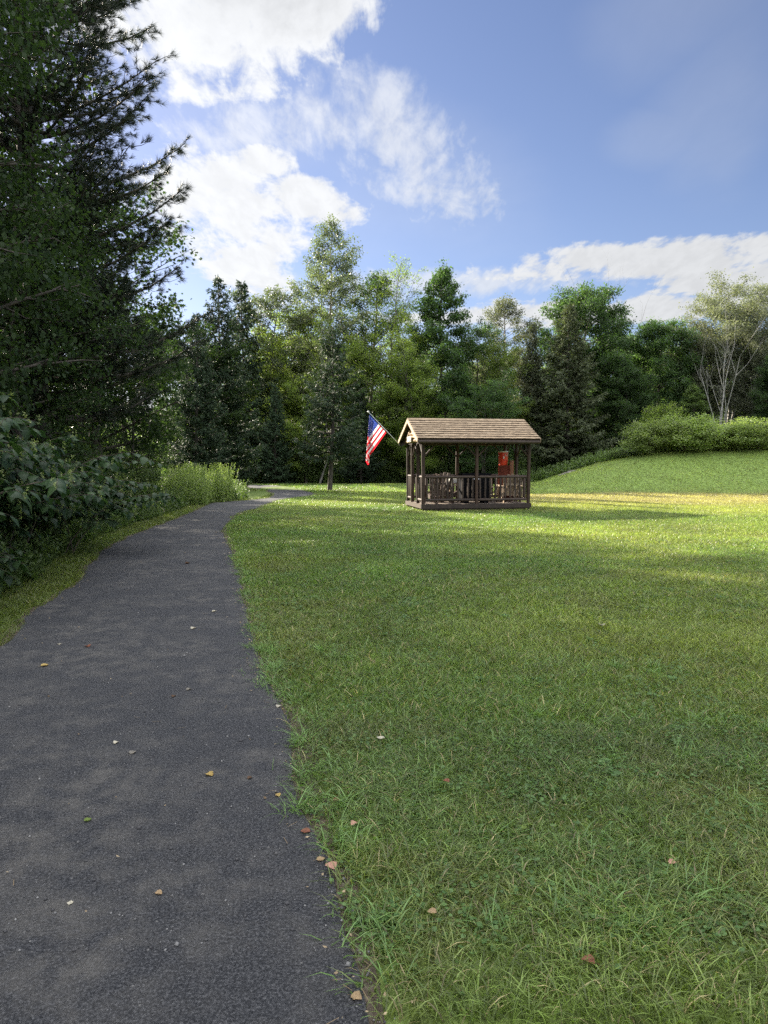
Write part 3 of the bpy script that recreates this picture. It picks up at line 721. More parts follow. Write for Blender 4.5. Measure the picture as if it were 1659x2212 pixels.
vt('spruce_tree', 'spruce_a', 592, 830, 50, 'lower dark spruce just behind the path bend', group=G1, wide=.85, rot=1.)
vt('spruce_tree', 'spruce_a', 470, 600, 41, 'dark pine-like spruce poking above the overhanging oak', group=G1, wide=.85, rot=2.)
x_, y_ = on_ground(712, 1060)
plant_tree('spruce_tree', 'spruce_trunk', x_, y_, 8.6, 1.0, 0., 'lone spruce with a bare lower trunk standing on the lawn behind the flag', 'tree')
vt('spruce_tree', 'spruce_a', 780, 800, 50, 'dark spruce partly behind the flag', group=G1, wide=.85, rot=3.)
vt('slender_tree', 'light_a', 1020, 690, 54, 'green tree against the right flank of the pointed ash', group=G1, wide=.9, leaf=M['maple_leaf'], rot=1.)
vt('slender_tree', 'light_b', 1040, 800, 49, 'bushy green tree right behind the gazebo roof', group=G1, wide=1.2, leaf=M['maple_leaf'])
vt('slender_tree', 'light_b', 660, 800, 51, 'yellowish bushy tree behind the lone spruce', group=G1, wide=1.1)
vt('slender_tree', 'light_a', 600, 720, 54, 'brown tinged tree right of the tall dark spruce', group=G1, wide=.9, rot=4.)
vt('birch_tree', 'sparse', 688, 655, 50.5, 'slim tree with a clear pale trunk just left of the lone spruce', group=G1, wide=.8, rot=2.)
vt('birch_tree', 'sparse', 885, 700, 50.5, 'slim open tree with a straight stem between the flag and the pointed ash', group=G1, wide=.8, rot=4.)
# bare trees
tm = bare(5, 6.8, .042, 5, 4, .15); 
x_, _, z_ = at_depth(1556, 912, 49)
e = empty('bare_tree', (x_, 49, float(gh(x_, 49)))); link('trunk', tm, M['pale_bark'], e); e.scale = (1, 1, 1.05)
tag(e, 'bare many-stemmed white tree rising behind the hilltop hedge', 'tree', G1)
tm = bare(8, 11.5, .07, 2, 3, .05)
x_, _, z_ = at_depth(1362, 680, 60)
e = empty('bare_tree', (x_, 60, float(gh(x_, 60)))); link('trunk', tm, M['grey_bark'], e); e.scale = (.9, .9, .95)
tag(e, 'dead grey tree showing bare twigs between the two dark maples', 'tree', G1)
# fillers behind the front row
FG = 'dark trees filling the wood behind its first row'
k = 0
for vx in range(470, 1760, 80):
    Y = 78 + (k % 3) * 6; top = {0: 740, 1: 780, 2: 720}[k % 3] + (40 if 1080 < vx < 1200 else 0)
    key = ('filler', 'light_a', 'filler', 'maple_b')[k % 4]
    vt('woodland_tree', key, vx + random.uniform(-14, 14), top, Y, 'green tree of the second row, filling the wood behind the tall front trees', group=FG, wide=1.1, rot=k * 1.3)
    k += 1

lap('near trees on the le')
# ------------------------------------------------------------------ near trees on the left
proto('pine', conifer, M['bark'], M['pine_needle'], seed=21, H=21, rb=.26, cb=.12, Rad=3.7, step=.44, nb=8, tmpl='tuft', ls=.16, per_m=15, droop=.08, uptip=.16, power=.55, tuft=True, thin=.95, seg_side=.30)
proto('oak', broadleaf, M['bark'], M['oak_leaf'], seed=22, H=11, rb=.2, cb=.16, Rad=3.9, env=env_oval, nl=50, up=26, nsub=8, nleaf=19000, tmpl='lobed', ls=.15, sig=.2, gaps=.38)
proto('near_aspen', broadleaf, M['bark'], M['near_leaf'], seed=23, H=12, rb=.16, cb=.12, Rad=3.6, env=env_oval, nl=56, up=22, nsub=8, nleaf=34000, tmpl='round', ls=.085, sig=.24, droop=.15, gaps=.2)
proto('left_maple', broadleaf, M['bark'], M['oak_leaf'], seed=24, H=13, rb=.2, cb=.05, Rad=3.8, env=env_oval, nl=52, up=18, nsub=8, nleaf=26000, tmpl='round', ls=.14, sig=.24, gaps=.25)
G2 = 'trees crowding the left side of the path'
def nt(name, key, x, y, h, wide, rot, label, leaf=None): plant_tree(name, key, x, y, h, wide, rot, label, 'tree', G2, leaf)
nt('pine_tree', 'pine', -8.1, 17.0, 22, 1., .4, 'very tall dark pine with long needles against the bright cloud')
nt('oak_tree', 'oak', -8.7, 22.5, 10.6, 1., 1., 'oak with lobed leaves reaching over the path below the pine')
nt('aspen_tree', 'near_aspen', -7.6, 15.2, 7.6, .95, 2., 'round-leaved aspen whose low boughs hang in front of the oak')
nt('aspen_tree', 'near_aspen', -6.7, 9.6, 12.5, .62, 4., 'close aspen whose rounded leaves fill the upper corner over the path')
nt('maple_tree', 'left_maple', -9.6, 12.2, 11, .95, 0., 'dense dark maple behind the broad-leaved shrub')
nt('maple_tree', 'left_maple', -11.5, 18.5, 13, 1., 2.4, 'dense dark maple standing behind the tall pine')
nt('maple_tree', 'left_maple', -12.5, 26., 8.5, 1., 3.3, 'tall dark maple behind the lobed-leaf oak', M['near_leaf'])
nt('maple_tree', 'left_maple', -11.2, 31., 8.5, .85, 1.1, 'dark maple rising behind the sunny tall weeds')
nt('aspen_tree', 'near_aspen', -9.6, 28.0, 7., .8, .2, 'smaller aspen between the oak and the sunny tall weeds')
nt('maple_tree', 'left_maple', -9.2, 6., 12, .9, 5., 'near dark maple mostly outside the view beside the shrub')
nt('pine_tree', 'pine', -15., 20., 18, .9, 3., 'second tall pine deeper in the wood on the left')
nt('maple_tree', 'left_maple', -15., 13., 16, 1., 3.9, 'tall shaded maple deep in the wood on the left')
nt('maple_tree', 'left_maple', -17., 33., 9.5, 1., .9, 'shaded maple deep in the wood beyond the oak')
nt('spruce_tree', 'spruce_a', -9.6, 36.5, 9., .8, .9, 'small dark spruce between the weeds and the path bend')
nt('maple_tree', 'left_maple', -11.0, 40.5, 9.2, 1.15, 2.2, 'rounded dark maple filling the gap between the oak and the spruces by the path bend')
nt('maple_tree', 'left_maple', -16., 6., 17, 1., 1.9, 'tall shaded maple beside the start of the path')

lap('shrubs')
# shrubs
G3 = 'bushes on the hilltop'
def vs(name, key, vx, vtop, Y, label, wide=1., group=G3, leaf=None, rot=0.):
    x, _, z = at_depth(vx, vtop, Y); g = float(gh(x, Y)); plant_tree(name, key, x, Y, z - g, wide * 3 / (z - g) * 1., rot, label, 'bush', group, leaf)
vs('hilltop_bush', 'hedge', 1405, 905, 41.6, 'pale green rounded bush at the lower end of the hilltop hedge', .85)
vs('hilltop_bush', 'hedge', 1480, 893, 41.8, 'largest sunlit bush in the middle of the hilltop row', 1.1, rot=1.)
vs('hilltop_bush', 'hedge', 1432, 868, 43.5, 'taller leafy bush sticking up behind the rounded hilltop bushes', .8, leaf=M['light_leaf'], rot=2.)
vs('hilltop_bush', 'hedge', 1570, 912, 41.8, 'broad-leaved bush next to the bare white stems', 1., leaf=M['weed_leaf'], rot=3.)
vs('hilltop_bush', 'hedge', 1640, 898, 41.8, 'sunlit bush at the upper end of the hilltop row', 1.05, leaf=M['weed_leaf'], rot=4.)
vs('hilltop_bush', 'shrub', 1352, 968, 43.2, 'low dark bush at the foot of the hilltop row', .8, rot=5.)
G4 = 'shrubs under the trees on the left'
for i, (x, y, h, w, lab) in enumerate([
    (-7.6, 17.5, 2.3, 1.0, 'dark shrub behind the tip of the broad-leaved shrub'), (-7.9, 20.2, 1.9, 1.0, 'low dark shrub under the oak beside the verge'),
    (-8.2, 23.2, 1.8, .9, 'small dark shrub just before the sunny tall weeds'), (-10., 15., 3.2, 1.2, 'tall shrub in the shade under the pine'),
    (-10.8, 22., 3.2, 1.2, 'tall shrub in the shade behind the oak trunk'), (-8.6, 31.8, 1.6, .8, 'small shrub just past the sunny tall weeds'),
    (-12.5, 28., 3.2, 1.3, 'tall shrub in the shade behind the sunny weeds'), (-13., 36., 2.6, 1.2, 'shrub in the shade left of the path bend')]):
    plant_tree('shrub', 'shrub', x, y, h, w, i * 1.1, lab, 'bush', G4)
G5 = 'undergrowth shrubs at the foot of the wood'
for i, vx in enumerate(range(560, 1320, 58)):
    x, _, _ = at_depth(vx, 1000, 52 + (i % 2)); plant_tree('shrub', 'shrub', x, 52.5 + (i % 2) * 1.3, 2.6 + (i * 37 % 10) * .12, 1.05, i * .9,
        'leafy green shrub in the thicket edging the wood beyond the lawn', 'bush', G5)

lap('broad-leaved shrub')
# ------------------------------------------------------------------ broad-leaved shrub, near left
def arching_shrub(seed, h, rad, nst, side):
    r = np.random.default_rng(seed); st = Acc(); pos = []; ax = []; nn = []; sp = []; spd = []; sz = []
    for i in range(nst):
        az = r.random() * 2 * pi; L = rad * r.uniform(.35, 1.1); hh = h * r.uniform(.6, 1.05) * (1 - .35 * (L / rad) ** 2 * r.random())
        v = np.linspace(0, 1, 9); b = np.array([r.normal() * .15 * rad, r.normal() * .15 * rad, 0])
        P = b + np.array([cos(az), sin(az), 0]) * (L * v ** 1.3)[:, None] + np.array([0, 0, 1.]) * (hh * (1.55 * v - .72 * v ** 2.3))[:, None] * .98
        V, Q = tube_np(P, np.linspace(.012, .003, 9), 4); st.add(V, Q)
        nb = 7
        br = [(P, .3)]
        for k in range(nb):
            w = .3 + .65 * (k + r.random()) / nb; p = np.array([np.interp(w, v, P[:, c]) for c in range(3)]); a2 = az + (1 if k % 2 else -1) * r.uniform(.5, 1.3)
            l = r.uniform(.35, .75); q = np.linspace(0, 1, 5); BP = p + np.array([cos(a2), sin(a2), 0]) * (l * q)[:, None] + np.array([0, 0, 1.]) * (l * (.35 * q - .45 * q ** 2))[:, None]
            V, Q = tube_np(BP, np.linspace(.006, .002, 5), 3); st.add(V, Q); br.append((BP, 0.))
        for BP, s0 in br:
            n = 9 if s0 == 0 else 14
            for k in range(n):
                w = s0 + (1 - s0) * (k + .5) / n; ff = w * (len(BP) - 1); j = min(int(ff), len(BP) - 2); p = BP[j] + (BP[j + 1] - BP[j]) * (ff - j)
                t = BP[j + 1] - BP[j]; t /= np.linalg.norm(t); sd = np.cross(t, (0, 0, 1)); sd /= np.linalg.norm(sd) + 1e-6
                pos.append(p); ax.append(t * .45 + sd * (1 if k % 2 else -1) * .8 + np.array([0, 0, -.28]) + r.normal(size=3) * .22)
                nn.append(np.array([0, 0, 1.]) + r.normal(size=3) * .28); sz.append(r.uniform(.085, .155))
            if r.random() < .8: sp.append(BP[-1]); spd.append(np.array([r.normal() * .3, r.normal() * .3, 1.]))
    V, P, A = leaves(np.array(pos), np.array(ax), np.array(sz), 'big', nrm=np.array(nn), attr=r.random(len(pos)))
    lf = Acc(); lf.add(V, P, A)
    # flower spikes: little upright sprays
    fp = []; fa = []
    for p, d in zip(sp, spd):
        for k in range(16): fp.append(p + d * .10 * r.random() + r.normal(size=3) * .006); fa.append(d * .8 + r.normal(size=3) * .7)
    V, P, A = leaves(np.array(fp), np.array(fa), r.uniform(.015, .035, len(fp)), 'diamond', attr=r.random(len(fp)))
    fl = Acc(); fl.add(V, P, A)
    return st.mesh('stem', True), lf.mesh('foliage'), fl.mesh('flower_spikes')
M['spike'] = leaf_mat('spike', (.13, .17, .06), (.24, .27, .12), .3, .6, .2)
G6 = 'broad-leaved shrubs arching beside the path'
for i, (x, y, h, rd, n, lab) in enumerate([
    (-5.8, 7.4, 2.95, 1.9, 80, 'nearest broad-leaved shrub with big glossy leaves at the edge of the view'),
    (-6.1, 9.6, 2.65, 2.0, 84, 'broad-leaved shrub forming the middle of the dark arching thicket'),
    (-6.2, 12.2, 2.1, 2.0, 76, 'broad-leaved shrub whose arching tip leans out nearest the path'),
    (-4.75, 5.9, .42, .42, 7, 'small low broad-leaved seedling on the grass verge under the thicket'),
    (-5.3, 8.0, .8, .7, 12, 'short broad-leaved shoots hanging in the dark gap under the thicket')]):
    s, l, f = arching_shrub(40 + i, h, rd, n, 0)
    e = empty('broadleaf_shrub', (x, y, 0)); link('stem', s, M['twig'], e); link('foliage', l, M['knot_leaf'], e)
    if i < 3: link('flower_spikes', f, M['spike'], e)
    tag(e, lab, 'bush', G6)

lap('tall weeds')
# ------------------------------------------------------------------ tall weeds and undergrowth (nobody could count them)
def weeds(name, x, y, hmin, hmax, nper, ls, mat, label, tmpl='diamond', cat='weeds', lean=.12):
    r = np.random.default_rng(len(x)); n = len(x); h = r.uniform(hmin, hmax, n); g = gh(x, y)
    dx, dy = r.normal(size=n) * lean, r.normal(size=n) * lean
    base = np.stack([x, y, g], 1); tip = base + np.stack([dx * h, dy * h, h], 1)
    u = r.random((n, nper)) ** .75; a = r.random((n, nper)) * 2 * pi
    pos = base[:, None] + (tip - base)[:, None] * u[..., None]
    ax = np.stack([np.cos(a), np.sin(a), .55 + 0 * a], -1) + (u[..., None] > .8) * np.array([0, 0, .8])
    sz = ls * (1.15 - .65 * u) * r.uniform(.7, 1.25, (n, nper))
    V, P, A = leaves(pos.reshape(-1, 3), ax.reshape(-1, 3), sz.ravel(), tmpl, attr=np.repeat(r.random(n), nper) * .6 + .4 * r.random(n * nper), wid=.62)
    acc = Acc(); acc.add(V, P, A)
    # stems as thin strips
    w = .006 + .0 * h; S = np.stack([w, 0 * w, 0 * w], 1)
    VV = np.stack([base - S, base + S, tip], 1).reshape(-1, 3); i = (np.arange(n) * 3)[:, None] + np.array([[0, 1, 2]])
    acc.add(VV, i, np.full(len(VV), .5))
    return tag(link(name, acc.mesh(name), mat), label, cat, kind='stuff')
def blob_pts(n, cx, cy, rx, ry, rot=0.):
    a = rng.random(n) * 2 * pi; q = np.sqrt(rng.random(n)); u, v = rx * q * np.cos(a), ry * q * np.sin(a)
    return cx + u * cos(rot) - v * sin(rot), cy + u * sin(rot) + v * cos(rot)
x, y = blob_pts(950, -7.1, 27.6, 1.15, 2.7, .05)
k = ~in_poly(x, y, PATH); x, y = x[k], y[k]
weeds('goldenrod', x, y, .7, 1.55, 52, .085, M['weed_leaf'], 'tall feathery light green weeds beside the path bend catching the sun', cat='weeds')
x, y = blob_pts(260, -7.0, 31.3, .9, 1.5)
weeds('goldenrod', x, y, .4, .85, 24, .10, M['shrub_leaf'], 'shorter dull green weeds between the sunny weeds and the path bend')
# edge of the wood beyond the lawn
n = 5200; x = rng.uniform(-13, 12, n); y = 50.6 + 3. * rng.random(n) ** 1.3 + .5 * np.sin(x * .7)
weeds('undergrowth', x, y, .7, 1.9, 16, .24, M['shrub_leaf'], 'tall green undergrowth along the foot of the wood beyond the lawn', cat='undergrowth')
n = 2600; x = rng.uniform(8.5, 34, n); y = 44.4 + (x < 15) * 3.6 * (15 - x) / 6.5 + 4.5 * rng.random(n)
weeds('undergrowth', x, y, .25, .85, 14, .22, M['shrub_leaf'], 'dark undergrowth beneath the hilltop trees and bushes', cat='undergrowth')
# woodland floor on the left
n = 9000; y = rng.uniform(4, 46, n)
lx = np.interp(y, LL[:np.argmax(LL[:, 1] > 30), 1], LL[:np.argmax(LL[:, 1] > 30), 0]); lx = np.where(y > 30, -6.8 - (y - 30) * .45, lx)
x = lx - .62 - 6.5 * rng.random(n) ** 1.5
weeds('undergrowth', x, y, .15, .75, 12, .12, M['shrub_leaf'], 'low leafy undergrowth on the shaded woodland floor beside the path', cat='undergrowth', lean=.3)
# far woods, one mass
def woods():
    n = 60000; x = rng.uniform(-95, 95, n); y = 97 + 14 * rng.random(n); top = 7. + 2.5 * fbm(x, y * 0, 7., 91) * 2
    z = gh(x, y) + top * rng.random(n) ** .8
    x2 = rng.uniform(-60, -18, 30000); y2 = rng.uniform(10, 97, 30000) * 1.; x2 = -18 - (x2 + 18) * -.5 * 1. if False else x2; z2 = rng.random(30000) * np.where(y2 > 22, 4., 9)
    # in the sun's corridor keep it low
    P_ = np.vstack([np.stack([x, y, z], 1), np.stack([x2, y2, z2], 1)])
    s = rng.uniform(.35, .7, len(P_)); V, P, A = leaves(P_, rng.normal(size=P_.shape), s, 'diamond', nrm=rng.normal(size=P_.shape) + np.array([0, -.6, .6]))
    a = Acc(); a.add(V, P, A)
    return tag(link('far_woods', a.mesh('far_woods'), M['shrub_leaf']), 'continuous far woods closing the view behind the tree rows', 'woods', kind='stuff')
woods()

# ------------------------------------------------------------------ gravel, fallen leaves
def pebbles():
    TV = np.array([(1, 0, 0), (0, 1, 0), (-1, 0, 0), (0, -1, 0), (0, 0, .7), (0, 0, -.6)], float)
    TP = np.array([(0, 1, 4), (1, 2, 4), (2, 3, 4), (3, 0, 4), (1, 0, 5), (2, 1, 5), (3, 2, 5), (0, 3, 5)])
    n = 14000; y = 2.2 + 10 * rng.random(n) ** 1.6; x = -5 + 6.5 * rng.random(n); m = in_poly(x, y, PATH); x, y = x[m], y[m]
    ed = RL2[(RL2[:, 1] < 14)]; e2 = ed[rng.integers(0, len(ed), 3500)] + rng.normal(size=(3500, 2)) * .045
    x = np.r_[x, e2[:, 0]]; y = np.r_[y, e2[:, 1]]; n = len(x)
    s = np.exp(rng.normal(size=n) * .5) * .0032; s = np.clip(s, .0015, .014)
    a = rng.random(n) * 6.28; X = np.stack([np.cos(a), np.sin(a), 0 * a], 1); Y = np.stack([-np.sin(a), np.cos(a), 0 * a], 1) * rng.uniform(.6, 1, (n, 1))
    Pn = np.stack([x, y, .012 + s * .3], 1)
    V = Pn[:, None] + s[:, None, None] * (TV[None, :, :1] * X[:, None] + TV[None, :, 1:2] * Y[:, None] + TV[None, :, 2:] * np.array([0, 0, 1.]))
    F_ = (np.arange(n) * 6)[:, None, None] + TP[None]
    me = mesh_np('gravel', V.reshape(-1, 3), [F_.reshape(-1, 3)], attr=np.repeat(rng.random(n) ** 2.2, 6))
    tag(link('gravel', me, M['stone_grey']), 'loose fine grey gravel scattered over the dark path', 'gravel', kind='stuff')
pebbles()
LC = {'tan': (.36, .25, .14), 'yellow': (.42, .30, .10), 'red': (.22, .085, .05), 'pale': (.5, .46, .36), 'brown': (.12, .07, .04), 'green': (.14, .2, .04), 'pink': (.45, .25, .18), 'grey': (.22, .2, .17)}
for k_, c in LC.items():
    M['fall_' + k_] = leaf_mat('fall_' + k_, tuple(v * .75 for v in c), c, .25, .6, .25, (1.2, 1.1, .8), .1)
def fallen(vx, vy, s, colr, label, seed):
    x, y = on_ground(vx, vy); r = np.random.default_rng(seed)
    n = 7; us = np.linspace(0, 1, n); W = .42 * np.sin(np.pi * us ** .8) ** .8; V = []; 
    cu = r.uniform(.15, .4); cl = r.uniform(-.25, .35)
    for i, u in enumerate(us):
        jag = 1 + .25 * (i % 2) * r.random()
        for q in (-1, -.5, 0, .5, 1):
            V.append((q * W[i] * jag, u, .05 + cu * q * q * W[i] * 1.6 + cl * (u - .5) ** 2 + r.normal() * .012))
    V.append((0.02, -.3, .03)); V.append((-.02, -.3, .03)); V.append((0, 0.02, .09))
    F_ = [(i * 5 + j, i * 5 + j + 1, i * 5 + j + 6, i * 5 + j + 5) for i in range(n - 1) for j in range(4)] + [(35, 36, 37)]
    V = np.array(V); V[:, 1] -= .5; V[:, 2] -= V[:, 2].min(); a = r.random() * 6.28
    V = V * s * .62; X = V[:, 0] * cos(a) - V[:, 1] * sin(a); Y = V[:, 0] * sin(a) + V[:, 1] * cos(a)
    inp = in_poly(np.array([x]), np.array([y]), PATH)[0]
    me = bpy.data.meshes.new('fallen_leaf'); me.from_pydata(np.stack([X, Y, V[:, 2]], 1).tolist(), [], F_); me.update()
    at = me.attributes.new('v', 'FLOAT', 'POINT'); at.data.foreach_set('value', r.random(len(V)).astype(np.float32))
    o = link('fallen_leaf', me, M['fall_' + colr]); o.location = (x, y, .014 if inp else .035)
    tag(o, label, 'leaf', 'leaves fallen on the path and lawn')
for i, a in enumerate([
    (453, 1680, .075, 'yellow', 'largest curled yellow leaf lying in the middle of the dark path'),
    (600, 1724, .05, 'yellow', 'small bright yellow leaf on the path short of the grass edge'),
    (660, 1803, .07, 'red', 'red brown leaf lying where the path meets the grass'),
    (287, 1631, .07, 'grey', 'grey crumpled leaf near the pale yellow leaf on the path'),
    (250, 1610, .055, 'pale', 'pale yellow leaf just above the grey crumpled leaf'),
    (190, 1779, .055, 'green', 'dull green leaf lying alone on the left half of the path'),
    (540, 1687, .045, 'brown', 'small dark brown leaf beside the largest yellow leaf'),
    (602, 1531, .07, 'pale', 'pale cream leaf on the gravel at the path edge'),
    (417, 1361, .10, 'pale', 'long pale leaf far up in the middle of the path'),
    (97, 1442, .10, 'yellow', 'ragged yellow brown leaf near the outer side of the path'),
    (190, 1400, .09, 'red', 'dark red leaf on the path above the ragged yellow one'),
    (128, 1395, .06, 'pale', 'tiny whitish leaf next to the dark red leaf'),
    (693, 1864, .06, 'tan', 'tan leaf on the soil edge just above the folded reddish leaf'),
    (716, 1890, .085, 'pink', 'folded reddish tan leaf lying on the soil strip of the grass edge'),
    (765, 1797, .06, 'pink', 'pinkish leaf caught in the grass beside the path edge'),
    (343, 1938, .05, 'tan', 'small tan leaf with a twig low on the path'),
    (152, 1959, .04, 'pale', 'small cream leaf lowest on the left part of the path'),
    (405, 1219, .13, 'brown', 'dark leaf far along the shaded path'),
    (462, 1324, .08, 'pale', 'pale leaf farther up the path than the long pale one'),
    (375, 1509, .06, 'brown', 'dark curled leaf halfway along the path'),
    (408, 1494, .06, 'grey', 'grey leaf just beyond the dark curled leaf'),
    (727, 1745, .06, 'red', 'rust red leaf half sunk in the grass edge'),
    (963, 1703, .06, 'red', 'rust leaf lying deep in the open lawn'),
    (1270, 2100, .07, 'red', 'rust oak leaf in the nearest part of the lawn'),
    (933, 1992, .055, 'tan', 'tan leaf in the long grass tufts near the path'),
    (1452, 1883, .06, 'pink', 'pinkish tan leaf in the lawn well away from the path'),
    (822, 1608, .08, 'pale', 'white leaf lying flat on the lawn near the path'),
    (1133, 1805, .05, 'green', 'yellow green leaf standing out in the darker lawn'),
    (770, 2165, .06, 'tan', 'brown tan leaf at the path edge closest to the viewer'),
    (1300, 1358, .12, 'pale', 'pale leaf in the middle distance of the lawn'),
]): fallen(*a[:4], a[4], 100 + i)

def litter():
    n = 700; E = np.vstack([RL2[RL2[:, 1] < 16]] * 3 + [LL2[LL2[:, 1] < 16]]); q = E[rng.integers(0, len(E), n)] + rng.normal(size=(n, 2)) * np.array([.07, .07])
    n2 = 160; y = 2.3 + 12 * rng.random(n2) ** 1.4; x = -4 + 5 * rng.random(n2); m = in_poly(x, y, PATH); q = np.vstack([q, np.stack([x[m], y[m]], 1)]); n = len(q)
    P_ = np.stack([q[:, 0], q[:, 1], .018 + .012 * rng.random(n)], 1); a = rng.random(n) * 6.28
    V, P, A = leaves(P_, np.stack([np.cos(a), np.sin(a), .25 * rng.normal(size=n)], 1), rng.uniform(.006, .02, n) * (1 + .05 * q[:, 1]), 'diamond', nrm=rng.normal(size=(n, 3)) * .4 + np.array([0, 0, 1.]), wid=.8)
    acc = Acc(); acc.add(V, P, A)
    # short dry twigs and needles
    m_ = 260; k = rng.integers(0, n, m_); b = P_[k] + rng.normal(size=(m_, 3)) * np.array([.06, .06, .002]); a = rng.random(m_) * 6.28; l = rng.uniform(.015, .06, m_)[:, None]
    d = np.stack([np.cos(a), np.sin(a), .05 + 0 * a], 1); sd = np.stack([-np.sin(a), np.cos(a), 0 * a], 1) * .0012
    VV = np.stack([b - sd, b + sd, b + d * l + sd, b + d * l - sd], 1).reshape(-1, 3); i = (np.arange(m_) * 4)[:, None] + np.array([[0, 1, 2, 3]]); acc.add(VV, i, np.full(len(VV), .3))
    tag(link('leaf_litter', acc.mesh('leaf_litter'), leaf_mat('litter', (.10, .065, .035), (.38, .30, .19), .2, .7, .2)), 'crumbs of dry leaf and twig gathered along the edges of the path', 'litter', kind='stuff')
litter()

# weeds with round leaves in the lawn: clover and plantain, one mass
def clover():
    cen = []; 
    for i in range(1000):
        y = 2.3 + 12 * rng.random() ** 1.7; x = (rng.random() * 1.7 - .55) * (.56 * y + .3); cen.append((x, y, rng.uniform(.03, .12), rng.integers(6, 34)))
    P_, S_, ax = [], [], []
    for x, y, s, n in cen:
        q = rng.normal(size=(n, 2)) * s; P_.append(np.stack([x + q[:, 0], y + q[:, 1], rng.uniform(.008, .035, n)], 1)); S_.append(rng.uniform(.010, .022, n) * (1 + .06 * y)); a = rng.random(n) * 6.28
        ax.append(np.stack([np.cos(a), np.sin(a), .35 * rng.random(n)], 1))
    for i in range(60):   # rosettes
        y = 2.5 + 8 * rng.random(); x = (rng.random() * 1.7 - .55) * (.56 * y + .3); n = 7; a = np.arange(n) * .9 + rng.random()
        P_.append(np.stack([x + 0 * a, y + 0 * a, .015 + 0 * a], 1)); S_.append(rng.uniform(.03, .055, n)); ax.append(np.stack([np.cos(a), np.sin(a), .3 + 0 * a], 1))
    P_ = np.concatenate(P_); S_ = np.concatenate(S_); ax = np.concatenate(ax)
    k, dd_, _ = keep_lawn(P_[:, 0], P_[:, 1]); k &= (dd_ > .15) | (S_ < .025); P_, S_, ax = P_[k], S_[k], ax[k]
    P_[:, 2] += gh(P_[:, 0], P_[:, 1])
    V, P, A = leaves(P_, ax, S_, 'round', nrm=rng.normal(size=P_.shape) * .25 + np.array([0, 0, 1.])); a = Acc(); a.add(V, P, A)
    tag(link('clover', a.mesh('clover'), leaf_mat('clover_leaf', (.06, .125, .035), (.12, .21, .06), .35, .45, .3)), 'small round clover and plantain leaves growing through the near lawn', 'clover', kind='stuff')
clover()

# gravel heap at the foot of the hill
def heap(vx, vy, rx, ry, h, mat, name, label):
    x0, y0 = on_ground(vx, vy)
    for _ in range(12): x0, y0 = on_ground(vx, vy, float(gh(x0, y0)) * .7 + .3 * 0); r = np.random.default_rng(int(vx)); A = Acc()
    V = []; F_ = []; nr, na = 7, 24
    V.append((0, 0, h))
    for i in range(1, nr):
        q = i / (nr - 1)
        for j in range(na):
            a = j * 2 * pi / na; k = 1 + .14 * sin(3 * a + 1) + .07 * r.normal()
            V.append((rx * q * cos(a) * k, ry * q * sin(a) * k, h * (1 - q ** 1.6) * (1 + .3 * r.normal()) - (.05 if i == nr - 1 else 0)))
    for j in range(na): F_.append((0, 1 + j, 1 + (j + 1) % na))
    for i in range(nr - 2):
        for j in range(na): F_.append((1 + i * na + j, 1 + (i + 1) * na + j, 1 + (i + 1) * na + (j + 1) % na, 1 + i * na + (j + 1) % na))
    V = np.array(V); V[:, 2] += gh(x0 + V[:, 0], y0 + V[:, 1])
    me = bpy.data.meshes.new(name); me.from_pydata(V.tolist(), [], F_); me.update()
    o = link(name, me, mat); o.location = (x0, y0, 0); return tag(o, label, 'dirt patch')
heap(1224, 1049.5, .62, .8, .07, surf_mat('heap', [(.3, (.07, .06, .05)), (.7, (.24, .22, .2))], 12, .95, .8, bdist=.03), 'gravel_patch', 'grey patch of bare gravel at the foot of the grassy hill')

lap('gazebo')
# ------------------------------------------------------------------ gazebo
gz = empty('gazebo', (GZ[0], GZ[1], 0), GA)
tag(gz, 'small log gazebo with a shingled gable roof standing on the lawn', 'gazebo')
DZ = .21
b = MB()
nbd = 17
for i in range(nbd):
    w = (GDEP - .04) / nbd; b.box((GWID / 2, .02 + w * (i + .5), DZ - .02), (GWID - .06, w - .008, .035))
b.build('deck', M['deck'], gz)
b = MB()
b.box((GWID / 2, -.0, DZ - .068), (GWID + .04, .045, .14)); b.box((GWID / 2, GDEP, DZ - .068), (GWID + .04, .045, .14))
b.box((.0, GDEP / 2, DZ - .068), (.045, GDEP - .05, .134)); b.box((GWID, GDEP / 2, DZ - .068), (.045, GDEP - .05, .134))
b.build('skirt_board', M['wood_rail'], gz)
b = MB()
for i in range(6):
    yy = .05 + (GDEP - .1) * i / 5
    b.box((GWID / 2, yy, .04), (GWID - .06, .07, .09))
b.build('joists', M['wood_dark'], gz)
TOP = 2.17
posts = [(.06, .06), (GWID / 2, .06), (GWID - .06, .06), (.06, GDEP - .06), (GWID / 2, GDEP - .06), (GWID - .06, GDEP - .06),
         (.06, .33 * GDEP), (.06, .68 * GDEP), (GWID - .06, .5 * GDEP)]
for x, y in posts:
    b = MB(); z = np.linspace(DZ - .002, TOP - .0, 7); r0 = .06
    b.tube([(x + random.uniform(-.004, .004), y + random.uniform(-.004, .004), q) for q in z], [r0 * random.uniform(.94, 1.05) for _ in z], 12)
    b.build('post', M['wood_dark'], gz, True)
def part(name, fn, mat, parent=gz, smooth=False):
    b = MB(); fn(b); return b.build(name, mat, parent, smooth)
# beams on the posts
for p0, p1 in (((-.1, .06, TOP + .06), (GWID + .1, .06, TOP + .06)), ((-.1, GDEP - .06, TOP + .06), (GWID + .1, GDEP - .06, TOP + .06))):
    part('beam', lambda b: b.beam(p0, p1, .11, .12), M['wood_dark'])
for xx in (.06, GWID - .06, GWID / 2):
    part('beam', lambda b: b.beam((xx, .12, TOP + .058), (xx, GDEP - .12, TOP + .058), .10, .11), M['wood_dark'])
